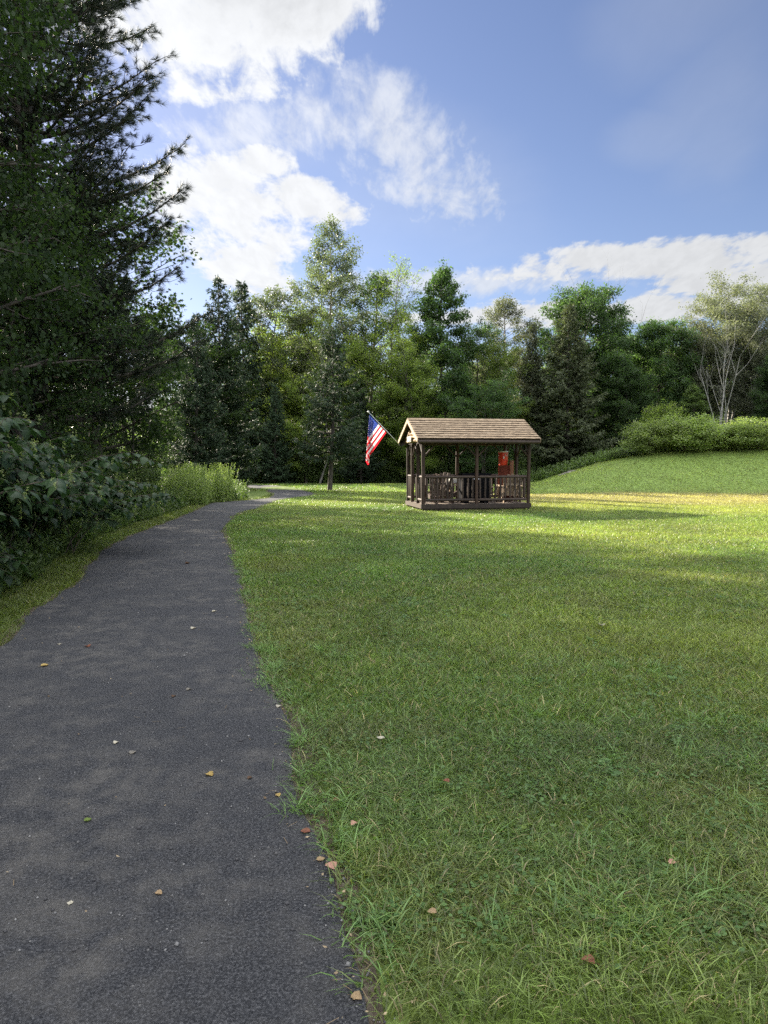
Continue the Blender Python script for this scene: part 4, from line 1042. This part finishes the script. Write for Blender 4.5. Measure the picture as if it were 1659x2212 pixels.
# braces
def brace(x, y, dx, dy):
    l = .40
    part('brace', lambda b: b.tube([(x + dx * .045, y + dy * .045, TOP - l), (x + dx * l * .5 + dx * .04, y + dy * l * .5 + dy * .04, TOP - l * .5), (x + dx * l + dx * .02, y + dy * l + dy * .02, TOP + .01)], [.026, .028, .026], 8), M['wood_dark'], smooth=True)
for yy in (.06, GDEP - .06):
    brace(.06, yy, 1, 0); brace(GWID / 2, yy, -1, 0); brace(GWID / 2, yy, 1, 0); brace(GWID - .06, yy, -1, 0)
for xx in (.06, GWID - .06):
    brace(xx, .06, 0, 1); brace(xx, GDEP - .06, 0, -1)
brace(.06, .33 * GDEP, 0, 1); brace(.06, .68 * GDEP, 0, -1); brace(GWID - .06, .5 * GDEP, 0, -1); brace(GWID - .06, .5 * GDEP, 0, 1)
# rails and balusters
def railing(p0, p1, n):
    p0, p1 = np.array(p0), np.array(p1); d = (p1 - p0) / np.linalg.norm(p1 - p0)
    a, c = p0 + d * .045, p1 - d * .045
    for z in (1.09, .345):
        part('rail', lambda b: b.log((a[0], a[1], z), (c[0], c[1], z), .045, .09, 10), M['wood_rail'], smooth=True)
    for i in range(n):
        q = p0 + (p1 - p0) * ((i + .75 + random.uniform(-.06, .06)) / (n + .5)); t = random.uniform(-.012, .012); r0 = .034 * random.uniform(.9, 1.1)
        part('baluster', lambda b: b.log((q[0], q[1], .365), (q[0] + d[0] * t, q[1] + d[1] * t, 1.065), r0, .07, 8), M['wood_rail'], smooth=True)
railing((.06, .06), (GWID / 2, .06), 10); railing((GWID / 2, .06), (GWID - .06, .06), 10)
railing((.06, GDEP - .06), (GWID / 2, GDEP - .06), 10); railing((GWID / 2, GDEP - .06), (GWID - .06, GDEP - .06), 10)
railing((.06, .06), (.06, .33 * GDEP), 4); railing((.06, .68 * GDEP), (.06, GDEP - .06), 4)
railing((GWID - .06, .06), (GWID - .06, .5 * GDEP), 6); railing((GWID - .06, .5 * GDEP), (GWID - .06, GDEP - .06), 6)
# roof
RX0, RX1 = -.20, GWID + .17; EY = .31; EZ, RZ = 2.285, 2.985; MID = GDEP / 2
def slope(sgn):
    e = np.array([0, MID + sgn * (MID + EY), EZ]); r = np.array([0, MID, RZ]); return e, r
for sgn in (-1, 1):
    e, r = slope(sgn); dvec = (r - e); L = np.linalg.norm(dvec); dvec /= L; nrm = np.array([0, -dvec[2] * (-sgn) * 1., 0]); nrm = np.cross((1, 0, 0), dvec); nrm = nrm if nrm[2] > 0 else -nrm
    b = MB()
    Rm = np.stack([np.array([1., 0, 0]), dvec, nrm], 1) if np.dot(np.cross((1, 0, 0), dvec), nrm) > 0 else np.stack([np.array([-1., 0, 0]), dvec, nrm], 1)
    b.box(np.array([(RX0 + RX1) / 2, 0, 0]) + (e + r) / 2 - nrm * .012, (RX1 - RX0 - .03, L - .01, .02), Rm)
    b.build('roof_boards', M['wood_dark'], gz)
    b = MB(); b2 = MB(); rows = 9; ex = L / rows
    for i in range(rows):
        x = RX0 - .015 - random.random() * .05
        while x < RX1 + .0:
            w = random.uniform(.09, .19); x1 = min(x + w, RX1 + .02); x0 = max(x, RX0 - .02)
            if x1 - x0 > .02:
                y0 = ex * i - random.uniform(-.004, .014); ln = ex * 1.15 if i < rows - 1 else ex * .98
                c = e + dvec * (y0 + ln / 2) + nrm * (.030 + random.uniform(-.002, .003)) + np.array([(x0 + x1) / 2, 0, 0])
                tl = .12; d2 = dvec * cos(tl) - nrm * sin(tl); n2 = nrm * cos(tl) + dvec * sin(tl)
                X = np.cross(d2, n2)
                b.box(c, (x1 - x0 - .005, ln, .034), np.stack([X, d2, n2], 1))
                b2.box(c - d2 * (ln / 2 + .003), (x1 - x0 - .007, .006, .031), np.stack([X, d2, n2], 1))  # thin dark strip over each butt, its shade painted in
            x += w
    sh_ = b.build('shingles', M['shingle'], gz); b2.build('shingle_shade_strips', M['shingle_end'], sh_)
b = MB()
x = RX0 - .02
while x < RX1:
    w = random.uniform(.16, .24); x1 = min(x + w, RX1 + .02)
    for sgn in (-1, 1):
        e, r = slope(sgn); dv = (e - r) / np.linalg.norm(e - r); n = np.cross((1, 0, 0), dv); n = n if n[2] > 0 else -n
        c = r + dv * .06 + n * .045; b.box(np.array([(x + x1) / 2, 0, 0]) + c, (x1 - x - .004, .12, .022), np.stack([np.cross(dv, n), dv, n], 1))
    x += w
b.build('ridge_cap', M['shingle'], gz)
for sgn in (-1, 1):
    e, r = slope(sgn)
    part('fascia', lambda b: b.tube([(RX0 + .0, e[1] + sgn * .0 - sgn * .03, EZ - .065), (GWID / 2, e[1] - sgn * .03, EZ - .062), (RX1 - .0, e[1] - sgn * .03, EZ - .065)], [.062, .064, .062], 10), M['wood_rail'], smooth=True)
    for xx in (RX0 - .012, RX1 + .012):
        part('rake_board', lambda b: b.beam(np.array([xx, e[1], e[2] - .045]), np.array([xx, r[1], r[2] - .045]), .03, .10), M['wood_trim'])
    for i in range(7):
        xx = RX0 + .15 + (RX1 - RX0 - .3) * i / 6
        part('rafter', lambda b: b.beam(np.array([xx, e[1] - sgn * .06, e[2] - .06]) , np.array([xx, r[1], r[2] - .085]), .04, .07), M['wood_dark'])
# gable ends: stacked half logs
for gi, xg in enumerate((.0, GWID)):
    z = TOP + .05; b = MB(); hh = .118
    while z < RZ - .1:
        zc = z + hh / 2; half = (RZ - (zc + .04)) / (RZ - EZ) * (MID + EY) - .05
        if half < .06: break
        s = -1 if gi == 0 else 1
        rr = hh * .54
        if half > .09:
            b.tube([(xg, MID - half, zc), (xg, MID - half + .015, zc), (xg, MID - half + .05, zc), (xg, MID, zc), (xg, MID + half - .05, zc), (xg, MID + half - .015, zc), (xg, MID + half, zc)],
                   [rr * .55, rr * .85, rr, rr, rr, rr * .85, rr * .55], 12)
        z += hh * .97
    b.build('gable_logs', M['wood_tan'], gz, True)

# ------------------------------------------------------------------ things in and on the gazebo
def gl(x, y, z=0.):
    p = GZ + GU * x + GW * y; return (p[0], p[1], z)
# sign
sg = empty('hanging_sign', gl(-.12, 1.32, 2.24), GA)
tag(sg, 'small white lettered board hanging on the log gable', 'sign')
b = MB(); b.box((0, 0, .09), (.03, .56, .18)); b.build('board', M['white_plastic'], sg)
b = MB()
for k, (y, w) in enumerate(((-.2, .05), (-.13, .04), (-.07, .05), (0, .03), (.07, .05), (.14, .04), (.2, .05))): b.box((-.0165, y, .115), (.003, w * .8, .035))
for k, (y, w) in enumerate(((-.12, .06), (-.03, .05), (.05, .06), (.12, .03))): b.box((-.0165, y, .06), (.003, w * .8, .025))
b.build('lettering', M['stone_grey'], sg)
b = MB(); b.beam((-.0, -.24, .185), (.0, .05, .33), .02, .03); b.beam((.0, .24, .185), (.0, .05, .33), .02, .03); b.build('hanger', M['wood_trim'], sg)
# chairs
def chair(name, x, y, rz, label, wood, s=1.):
    c = empty(name, gl(x, y, DZ), GA + rz); c.scale = (s, s, s)
    tag(c, label, 'chair', 'slatted wooden chairs in the gazebo')
    b = MB()
    for i in range(6):
        t = i / 5; b.beam((-.27, -.27 + .46 * t, .37 - .12 * t), (.27, -.27 + .46 * t, .37 - .12 * t), .08, .02)
    b.build('seat', wood, c)
    b = MB()
    for i in range(5):
        u = (i - 2) / 2; top = .98 - .09 * u * u
        b.beam((u * .17, .20, .24), (u * .29, .48, top), .095, .02, up=(0, 1, 0.3))
    b.beam((-.26, .375, .62), (.26, .375, .62), .03, .07)
    b.build('backrest', wood, c)
    for sx in (-1, 1):
        b = MB(); b.beam((sx * .33, -.36, .585), (sx * .33, .38, .56), .13, .022); b.build('armrest', wood, c)
        b = MB(); b.beam((sx * .3, -.26, 0), (sx * .3, -.26, .575), .09, .03, up=(0, 1, 0)); b.build('leg', wood, c)
        b = MB(); b.beam((sx * .285, -.25, .33), (sx * .285, .52, .03), .03, .12); b.beam((sx * .3, .34, .2), (sx * .3, .36, .55), .05, .03, up=(0, 1, 0)); b.build('leg', wood, c)
    return c
chair('slatted_chair', .66, .62, R(197), 'dark slatted chair with a tall fanned back nearest the front corner post', M['chair_wood'], 1.05)
chair('slatted_chair', 1.22, 1.35, R(112), 'dark slatted chair turned sideways beside the small table', M['chair_wood'], .98)
chair('slatted_chair', 3.25, .80, R(172), 'slatted chair with a sunlit tan fan back behind the right corner rail', M['chair_tan'], .98)
chair('slatted_chair', 2.62, 1.75, R(-20), 'dark slatted chair beside the red brown cabinet', M['chair_wood'], .9)
# small table with white container
t = empty('side_table', gl(1.62, 1.75, DZ), GA); tag(t, 'small wooden table holding white containers', 'table')
b = MB()
for i in range(5): b.box((0, -.22 + i * .11, .62), (.56, .10, .025))
b.build('table_top', M['chair_tan'], t)
for sx in (-1, 1):
    for sy in (-1, 1):
        b = MB(); b.beam((sx * .23, sy * .2, 0), (sx * .23, sy * .2, .605), .045, .045); b.build('leg', M['chair_tan'], t)
e = empty('storage_tub', gl(1.53, 1.72, DZ + .634), GA); tag(e, 'white plastic tub on the small table', 'tub')
b = MB(); b.box((0, 0, .06), (.24, .18, .12)); b.build('body', M['white_plastic'], e); b = MB(); b.box((0, 0, .13), (.26, .20, .018)); b.build('lid', M['white_plastic'], e)
e = empty('storage_tub', gl(1.78, 1.74, DZ + .634), GA + .3); tag(e, 'smaller grey green tub next to the white tub', 'tub')
mt = surf_mat('tub_grey', [(.3, (.3, .36, .34)), (.7, (.42, .48, .46))], 5, .4, 0)
b = MB(); b.box((0, 0, .05), (.16, .16, .10)); b.build('body', mt, e); b = MB(); b.box((0, 0, .108), (.175, .175, .014)); b.build('lid', mt, e)
# dark chest
e = empty('storage_chest', gl(1.96, .62, DZ), GA); tag(e, 'wide black storage chest standing behind the middle post', 'chest')
b = MB(); b.box((0, 0, .50), (.92, .5, .82)); b.build('body', M['chest_dark'], e)
b = MB(); b.box((0, 0, .95), (.98, .56, .075)); b.build('lid', M['chest_dark'], e)
for sx in (-1, 1):
    for sy in (-1, 1):
        b = MB(); b.box((sx * .34, sy * .18, .045), (.15, .1, .09)); b.build('foot', M['chest_dark'], e)
b = MB(); b.tube([(-.12, -.262, .8), (-.12, -.3, .8), (.12, -.3, .8), (.12, -.262, .8)], [.01] * 4, 6); b.build('handle', M['metal'], e)
# cabinet and cooler
e = empty('cabinet', gl(3.38, 1.78 - .25, DZ), GA + R(-38)); tag(e, 'tall red brown cabinet with a drawer front coloured as sunlit under the red cooler', 'cabinet')
b = MB(); b.box((0, 0, .62), (.40, .34, 1.24)); b.build('body', M['cabinet_red'], e)
b = MB(); b.box((.215, 0, .705), (.028, .38, 1.41)); b.build('back_panel', M['cabinet_red'], e)
for i, (z0, z1) in enumerate(((1.0, 1.2), (.80, .97), (.42, .77), (.06, .39))):
    b = MB(); b.box((-.21, 0, (z0 + z1) / 2), (.018, .29, z1 - z0)); d = b.build('drawer', M['cabinet_sunlit_face'], e)
    b = MB(); b.tube([(-.222, 0, (z0 + z1) / 2), (-.245, 0, (z0 + z1) / 2)], [.018, .022], 8); b.build('knob', M['black_paint'], d, True)
cx, cy, _ = gl(3.32, 1.78 - .25)
e = empty('drink_cooler', (cx - .03, cy, DZ + 1.243), GA); tag(e, 'big red drink cooler with a white lid on top of the cabinet', 'cooler')
b = MB(); zz = [0, .02, .06, .25, .42, .45]; b.tube([(0, 0, q) for q in zz], [.135, .15, .155, .168, .172, .17], 28); b.build('body', M['red_plastic'], e, True)
b = MB(); b.tube([(0, 0, .452), (0, 0, .46), (0, 0, .49), (0, 0, .505)], [.170, .178, .178, .16], 28); b.build('lid', M['white_plastic'], e, True)
b = MB(); a = R(-68)
pts = [(.182 * cos(a + q), .182 * sin(a + q), z) for q, z in ((-.32, .33), (-.36, .36), (-.22, .405), (.22, .405), (.36, .36), (.32, .33), (-.32, .33))]
b.tube(pts, [.008] * 7, 6); b.build('handle', M['white_plastic'], e, True)
b = MB(); b.box((.172 * cos(R(-104)), .172 * sin(R(-104)), .27), (.012, .05, .07), [[sin(R(14)), cos(R(14)), 0], [-cos(R(14)), sin(R(14)), 0], [0, 0, 1]]); b.build('label_plate', M['white_plastic'], e)
b = MB(); b.tube([(-.14, -.06, .05), (-.2, -.085, .05), (-.2, -.085, .02)], [.014, .014, .011], 8); b.build('spigot', M['white_plastic'], e, True)
# crossed-leg stool
e = empty('folding_table', gl(2.62, 1.02, DZ), GA + .2); tag(e, 'low folding table with crossed legs before the cabinet', 'table')
b = MB()
for i in range(4): b.box((0, -.15 + i * .1, .5), (.48, .09, .02))
b.build('table_top', M['chair_wood'], e)
for sy in (-1, 1):
    b = MB(); b.beam((-.22, sy * .17, 0), (.2, sy * .17, .49), .03, .04); b.build('leg', M['chair_wood'], e)
    b = MB(); b.beam((.22, sy * .205, 0), (-.2, sy * .205, .49), .03, .04); b.build('leg', M['chair_wood'], e)
# bucket
e = empty('bucket', gl(.5, 1.75, DZ), 0); tag(e, 'small dark bucket on the deck seen through the doorway', 'bucket')
b = MB(); b.tube([(0, 0, 0), (0, 0, .02), (0, 0, .16), (0, 0, .165)], [.07, .075, .09, .094], 16); b.build('body', M['black_paint'], e, True)
b = MB(); b.tube([(-.09, 0, .15), (-.07, 0, .21), (0, 0, .24), (.07, 0, .21), (.09, 0, .15)], [.004] * 5, 5); b.build('handle', M['metal'], e, True)

# ------------------------------------------------------------------ flag
K = .1688 * 24.75 / 2840
def fw(u, v, Y=24.75):
    """unit of the flag drawing -> world"""
    sx, sy = 1440 + u * .1688, 1630 + v * .1688
    return np.array(at_depth(sx * SRC, sy * SRC, Y))
base = fw(990, 935, 25.0); tip = fw(210, 118, 24.75)
fl = empty('flag', tuple(base)); tag(fl, 'american flag hanging from a silver pole fixed to the gazebo gable', 'flag')
b0 = base.copy()
b = MB(); b.tube([(0, 0, 0), tuple((tip - b0) * .5), tuple(tip - b0)], [.014, .0125, .012], 10); b.build('pole', M['metal'], fl, True)
b = MB(); q = tip - b0; dpole = q / np.linalg.norm(q); ts = np.linspace(0, pi, 8)
b.tube([tuple(q + dpole * (.035 - .035 * cos(t))) for t in ts], [max(.002, .035 * sin(t)) for t in ts], 12); b.build('finial', M['white_plastic'], fl, True)
b = MB(); b.tube([(0, 0, 0), tuple(dpole * .14)], [.021, .021], 10); be = np.array(gl(-.09, GDEP - .06, TOP + .05)) - b0; b.beam(tuple(dpole * .02), tuple(be), .035, .05); b.build('bracket', M['black_paint'], fl)
hA, hB = np.array([217., 175.]), np.array([622., 598.]); hoist = np.linalg.norm(hB - hA); dirv = np.array([-.585, .811]); LF = hoist * 1.62
A_ = 95.
def cloth(s, t):
    Q = hA + (hB - hA) * s + dirv * LF * t
    xe = 215 - 90 * (Q[1] - 180) / 1220
    if Q[0] >= xe: x, dep = Q[0], 0.
    else:
        d = xe - Q[0]; w = A_; ph = d / w; m = int(ph); f = ph - m
        off = f if m % 2 == 0 else 1 - f
        x = xe + off * w * (.95 - .12 * m); dep = .028 * (m + 1) * min(1, d / 30)
    fold = 14 * t * math.sin(s * 17 + t * 4) + 6 * math.sin(s * 41 + t * 7) * t
    p = fw(x, Q[1]); p[1] += dep + fold * K * 2.2 - .10 * (1 - s) * 0
    # follow the pole's depth at the hoist
    p[1] += 0.0
    return p - b0
ns, ntt = 104, 120
V = np.array([cloth(i / ns, j / ntt) for i in range(ns + 1) for j in range(ntt + 1)])
F_, mi = [], []
for i in range(ns):
    for j in range(ntt):
        F_.append((i * (ntt + 1) + j, i * (ntt + 1) + j + 1, (i + 1) * (ntt + 1) + j + 1, (i + 1) * (ntt + 1) + j))
        st = int(i / ns * 13); mi.append(2 if (st < 7 and j / ntt < .4) else (0 if st % 2 == 0 else 1))
me = mesh_np('cloth', V, [np.array(F_)], mi=mi, smooth=True)
cl = link('cloth', me, [M['flag_red'], M['flag_white'], M['flag_blue']], fl)
b = MB()
for r_ in range(9):
    for c_ in range(6 if r_ % 2 == 0 else 5):
        s0 = (r_ + 1) / 10 * 7 / 13; t0 = .4 * ((c_ * 2 + 1 + (r_ % 2)) / 12)
        for o in (-.005, .005):
            pts = []
            for k in range(10):
                a = k * pi / 5; rr = (.021 if k % 2 == 0 else .009)
                pts.append(cloth(s0 + rr * sin(a), t0 + rr * cos(a) / 1.62) + np.array([0, o, 0]))
            b.add(pts, [tuple(range(10))])
b.build('stars', M['flag_white'], cl)

lap('light and sky')
# ------------------------------------------------------------------ light and sky
EXPO = 2.05
SUN_AZ = R(-48)      # left of the view direction
SUN_EL = R(25)
sd = np.array([sin(SUN_AZ) * cos(SUN_EL), cos(SUN_AZ) * cos(SUN_EL), sin(SUN_EL)])
L = bpy.data.lights.new('sun', 'SUN'); L.energy = 5.0; L.angle = R(1.); L.color = (1., .90, .74)
lo = bpy.data.objects.new('sun', L); COL.objects.link(lo)
from mathutils import Vector
lo.rotation_euler = Vector(tuple(-sd)).to_track_quat('-Z', 'Y').to_euler()
lo.location = (0, 0, 40)
w = bpy.data.worlds.new('World'); scene.world = w; w.use_nodes = True
nt = w.node_tree; nt.nodes.clear()
out = nt.nodes.new('ShaderNodeOutputWorld'); bg = nt.nodes.new('ShaderNodeBackground')
sky = nt.nodes.new('ShaderNodeTexSky'); sky.sky_type = 'NISHITA'; sky.sun_disc = False
sky.sun_elevation = SUN_EL; sky.sun_rotation = SUN_AZ; sky.air_density = 1.0; sky.dust_density = .6; sky.ozone_density = 2.5; sky.altitude = 300
SKY_STR = .0425
def mth(op, a, b=None, c=None):
    n = nt.nodes.new('ShaderNodeMath'); n.operation = op
    for i, v in enumerate((a, b, c)):
        if v is None: continue
        if isinstance(v, (int, float)): n.inputs[i].default_value = v
        else: nt.links.new(v, n.inputs[i])
    return n.outputs[0]
tc = nt.nodes.new('ShaderNodeTexCoord'); sp = nt.nodes.new('ShaderNodeSeparateXYZ'); nt.links.new(tc.outputs['Generated'], sp.inputs[0])
X, Y, Z = sp.outputs
AZ = mth('ARCTAN2', X, Y); EL = mth('ARCSINE', Z)
def azel(vx, vy):
    d = ray(vx, vy); d /= np.linalg.norm(d); return math.atan2(d[0], d[1]), math.asin(d[2])
# noise on a flattened dome so clouds shrink towards the horizon
zc = mth('MAXIMUM', mth('ADD', Z, .12), .05)
cv = nt.nodes.new('ShaderNodeCombineXYZ'); nt.links.new(mth('DIVIDE', X, zc), cv.inputs[0]); nt.links.new(mth('DIVIDE', Y, zc), cv.inputs[1])
def wnoise(scale, detail, rough, sx=1., sy=1., rot=0., dist=0., off=0.):
    mp = nt.nodes.new('ShaderNodeMapping'); mp.inputs['Scale'].default_value = (sx, sy, 1); mp.inputs['Rotation'].default_value = (0, 0, rot); mp.inputs['Location'].default_value = (off, off, off)
    nt.links.new(cv.outputs[0], mp.inputs[0]); n = nt.nodes.new('ShaderNodeTexNoise'); n.inputs['Scale'].default_value = scale; n.inputs['Detail'].default_value = detail
    n.inputs['Roughness'].default_value = rough; n.inputs['Distortion'].default_value = dist; nt.links.new(mp.outputs[0], n.inputs['Vector']); return n.outputs[0]
nA = wnoise(2.9, 12, .63, 1., 1., R(20), .2); nB = wnoise(3.4, 12, .62, 2.4, .8, R(-35), .3, 3.); nC = wnoise(9., 9, .62, 1.7, .7, R(-30), .3, 7.)
def blob(vx, vy, rx, ry, rot=0.):
    """1 in the centre falling to 0 at the rim and below outside"""
    a, e = azel(vx, vy); f = 1 / F
    da = mth('SUBTRACT', AZ, a); de = mth('SUBTRACT', EL, e)
    c, s = cos(rot), sin(rot)
    u = mth('ADD', mth('MULTIPLY', da, c), mth('MULTIPLY', de, s)); v = mth('SUBTRACT', mth('MULTIPLY', de, c), mth('MULTIPLY', da, s))
    kx = cos(math.atan((vx - 829) / F)) ; q = mth('ADD', mth('POWER', mth('ABSOLUTE', mth('DIVIDE', u, rx * f)), 2.), mth('POWER', mth('ABSOLUTE', mth('DIVIDE', v, ry * f)), 2.))
    return mth('MAXIMUM', mth('SUBTRACT', 1., q), -.9)
def mx(*a):
    r = a[0]
    for b_ in a[1:]: r = mth('MAXIMUM', r, b_)
    return r
THICK = mx(blob(450, -60, 350, 215, R(12)), blob(640, -30, 180, 80, R(20)), blob(480, 455, 195, 125, R(-12)), blob(670, 430, 130, 50, R(-8)), blob(530, 575, 130, 75, R(-30)), blob(560, 350, 90, 40),
    blob(1430, 562, 430, 40, R(-1)), blob(1700, 592, 300, 44, R(2)), blob(1330, 670, 540, 30))
WISP = mx(blob(850, 310, 260, 120, R(-28)), blob(720, 270, 140, 60, R(-28)), blob(560, 290, 190, 80), blob(980, 610, 420, 34), blob(600, 640, 120, 50), blob(920, 408, 60, 20))
VEIL = mx(blob(1570, 180, 150, 200, R(-20)), blob(1480, 40, 220, 110), blob(1420, 300, 130, 60), blob(900, 370, 330, 190, R(-20)), blob(560, 250, 300, 160))
def srange(v, a, b):
    n = nt.nodes.new('ShaderNodeMapRange'); n.interpolation_type = 'SMOOTHSTEP'; n.inputs[1].default_value = a; n.inputs[2].default_value = b; nt.links.new(v, n.inputs[0]); return n.outputs[0]
dens = mth('ADD', mth('MULTIPLY', mth('SUBTRACT', nA, .5), 2.8), mth('ADD', mth('MULTIPLY', mth('SUBTRACT', nC, .5), 1.6), mth('MULTIPLY', THICK, .78)))
cA = mth('MULTIPLY', mth('POWER', srange(dens, .0, .52), .8), .97)
dB = mth('ADD', mth('MULTIPLY', mth('SUBTRACT', nB, .5), 2.0), mth('ADD', mth('MULTIPLY', mth('SUBTRACT', nC, .5), 1.6), mth('MULTIPLY', WISP, .8)))
cB = mth('MULTIPLY', srange(dB, .0, 1.0), .7)
# unseen bright clouds added overhead and behind the viewer as fill light
FILL_CLOUDS = mth('MAXIMUM', srange(Z, .64, .80), mth('MULTIPLY', mth('MULTIPLY', srange(Y, -.1, -.5), srange(Z, .05, .3)), .75))
behind = mth('MULTIPLY', srange(nA, .34, .54), FILL_CLOUDS)
cV = mth('MULTIPLY', srange(mth('ADD', VEIL, mth('MULTIPLY', mth('SUBTRACT', wnoise(1.6, 4, .5, 1., 1., 0, .2, 5.), .5), 2.4)), -.1, 1.2), .13)
cov = mth('MINIMUM', mx(cA, cB, cV, behind), 1.)
cov = mth('MULTIPLY', cov, srange(Z, -.02, .03))
# cloud colour: brighter towards the sun, greyer where thick
dt = mth('ADD', mth('ADD', mth('MULTIPLY', X, float(sd[0])), mth('MULTIPLY', Y, float(sd[1]))), mth('MULTIPLY', Z, float(sd[2])))
glow = srange(dt, .35, .98); shade = srange(wnoise(2.4, 8, .55, 1., 1., 0, .3, 11.), .42, .68)
br = mth('ADD', .78, mth('MULTIPLY', glow, .26)); br = mth('MULTIPLY', br, mth('SUBTRACT', 1., mth('MULTIPLY', mth('MULTIPLY', shade, mth('MULTIPLY', srange(dens, .45, 1.2), srange(Z, .22, .42))), .30))); br = mth('MULTIPLY', br, mth('ADD', .93, mth('MULTIPLY', srange(nC, .35, .65), .10)))
br = mth('MULTIPLY', br, mth('MULTIPLY', mth('ADD', 1., mth('MULTIPLY', FILL_CLOUDS, 4.6)), 2 ** -EXPO))
cc = nt.nodes.new('ShaderNodeCombineColor'); nt.links.new(mth('MULTIPLY', br, .985), cc.inputs[0]); nt.links.new(br, cc.inputs[1]); nt.links.new(mth('MULTIPLY', br, 1.02), cc.inputs[2])
CLOUD_GAIN = 1.0
skm = nt.nodes.new('ShaderNodeMix'); skm.data_type = 'RGBA'; skm.blend_type = 'MULTIPLY'; skm.inputs[0].default_value = 1.
nt.links.new(sky.outputs[0], skm.inputs[6]); skm.inputs[7].default_value = (SKY_STR * 1.0, SKY_STR * .88, SKY_STR * .93, 1)
mxn = nt.nodes.new('ShaderNodeMix'); mxn.data_type = 'RGBA'
nt.links.new(cov, mxn.inputs[0]); nt.links.new(skm.outputs[2], mxn.inputs[6]); nt.links.new(cc.outputs[0], mxn.inputs[7])
sc_ = nt.nodes.new('ShaderNodeVectorMath'); sc_.operation = 'SCALE'; sc_.inputs['Scale'].default_value = 1 / SKY_STR
nt.links.new(mxn.outputs[2], sc_.inputs[0]); nt.links.new(sc_.outputs[0], bg.inputs[0]); bg.inputs[1].default_value = SKY_STR
nt.links.new(bg.outputs[0], out.inputs[0])
w.cycles.sampling_method = 'MANUAL'; w.cycles.sample_map_resolution = 512

scene.view_settings.view_transform = 'Standard'; scene.view_settings.look = 'None'; scene.view_settings.gamma = 1.
scene.view_settings.exposure = EXPO
scene.render.engine = 'CYCLES'
cy = scene.cycles
cy.max_bounces = 6; cy.diffuse_bounces = 3; cy.glossy_bounces = 2; cy.transmission_bounces = 4; cy.transparent_max_bounces = 4
cy.use_denoising = False; cy.caustics_reflective = False; cy.caustics_refractive = False
cy.sample_clamp_indirect = 8.
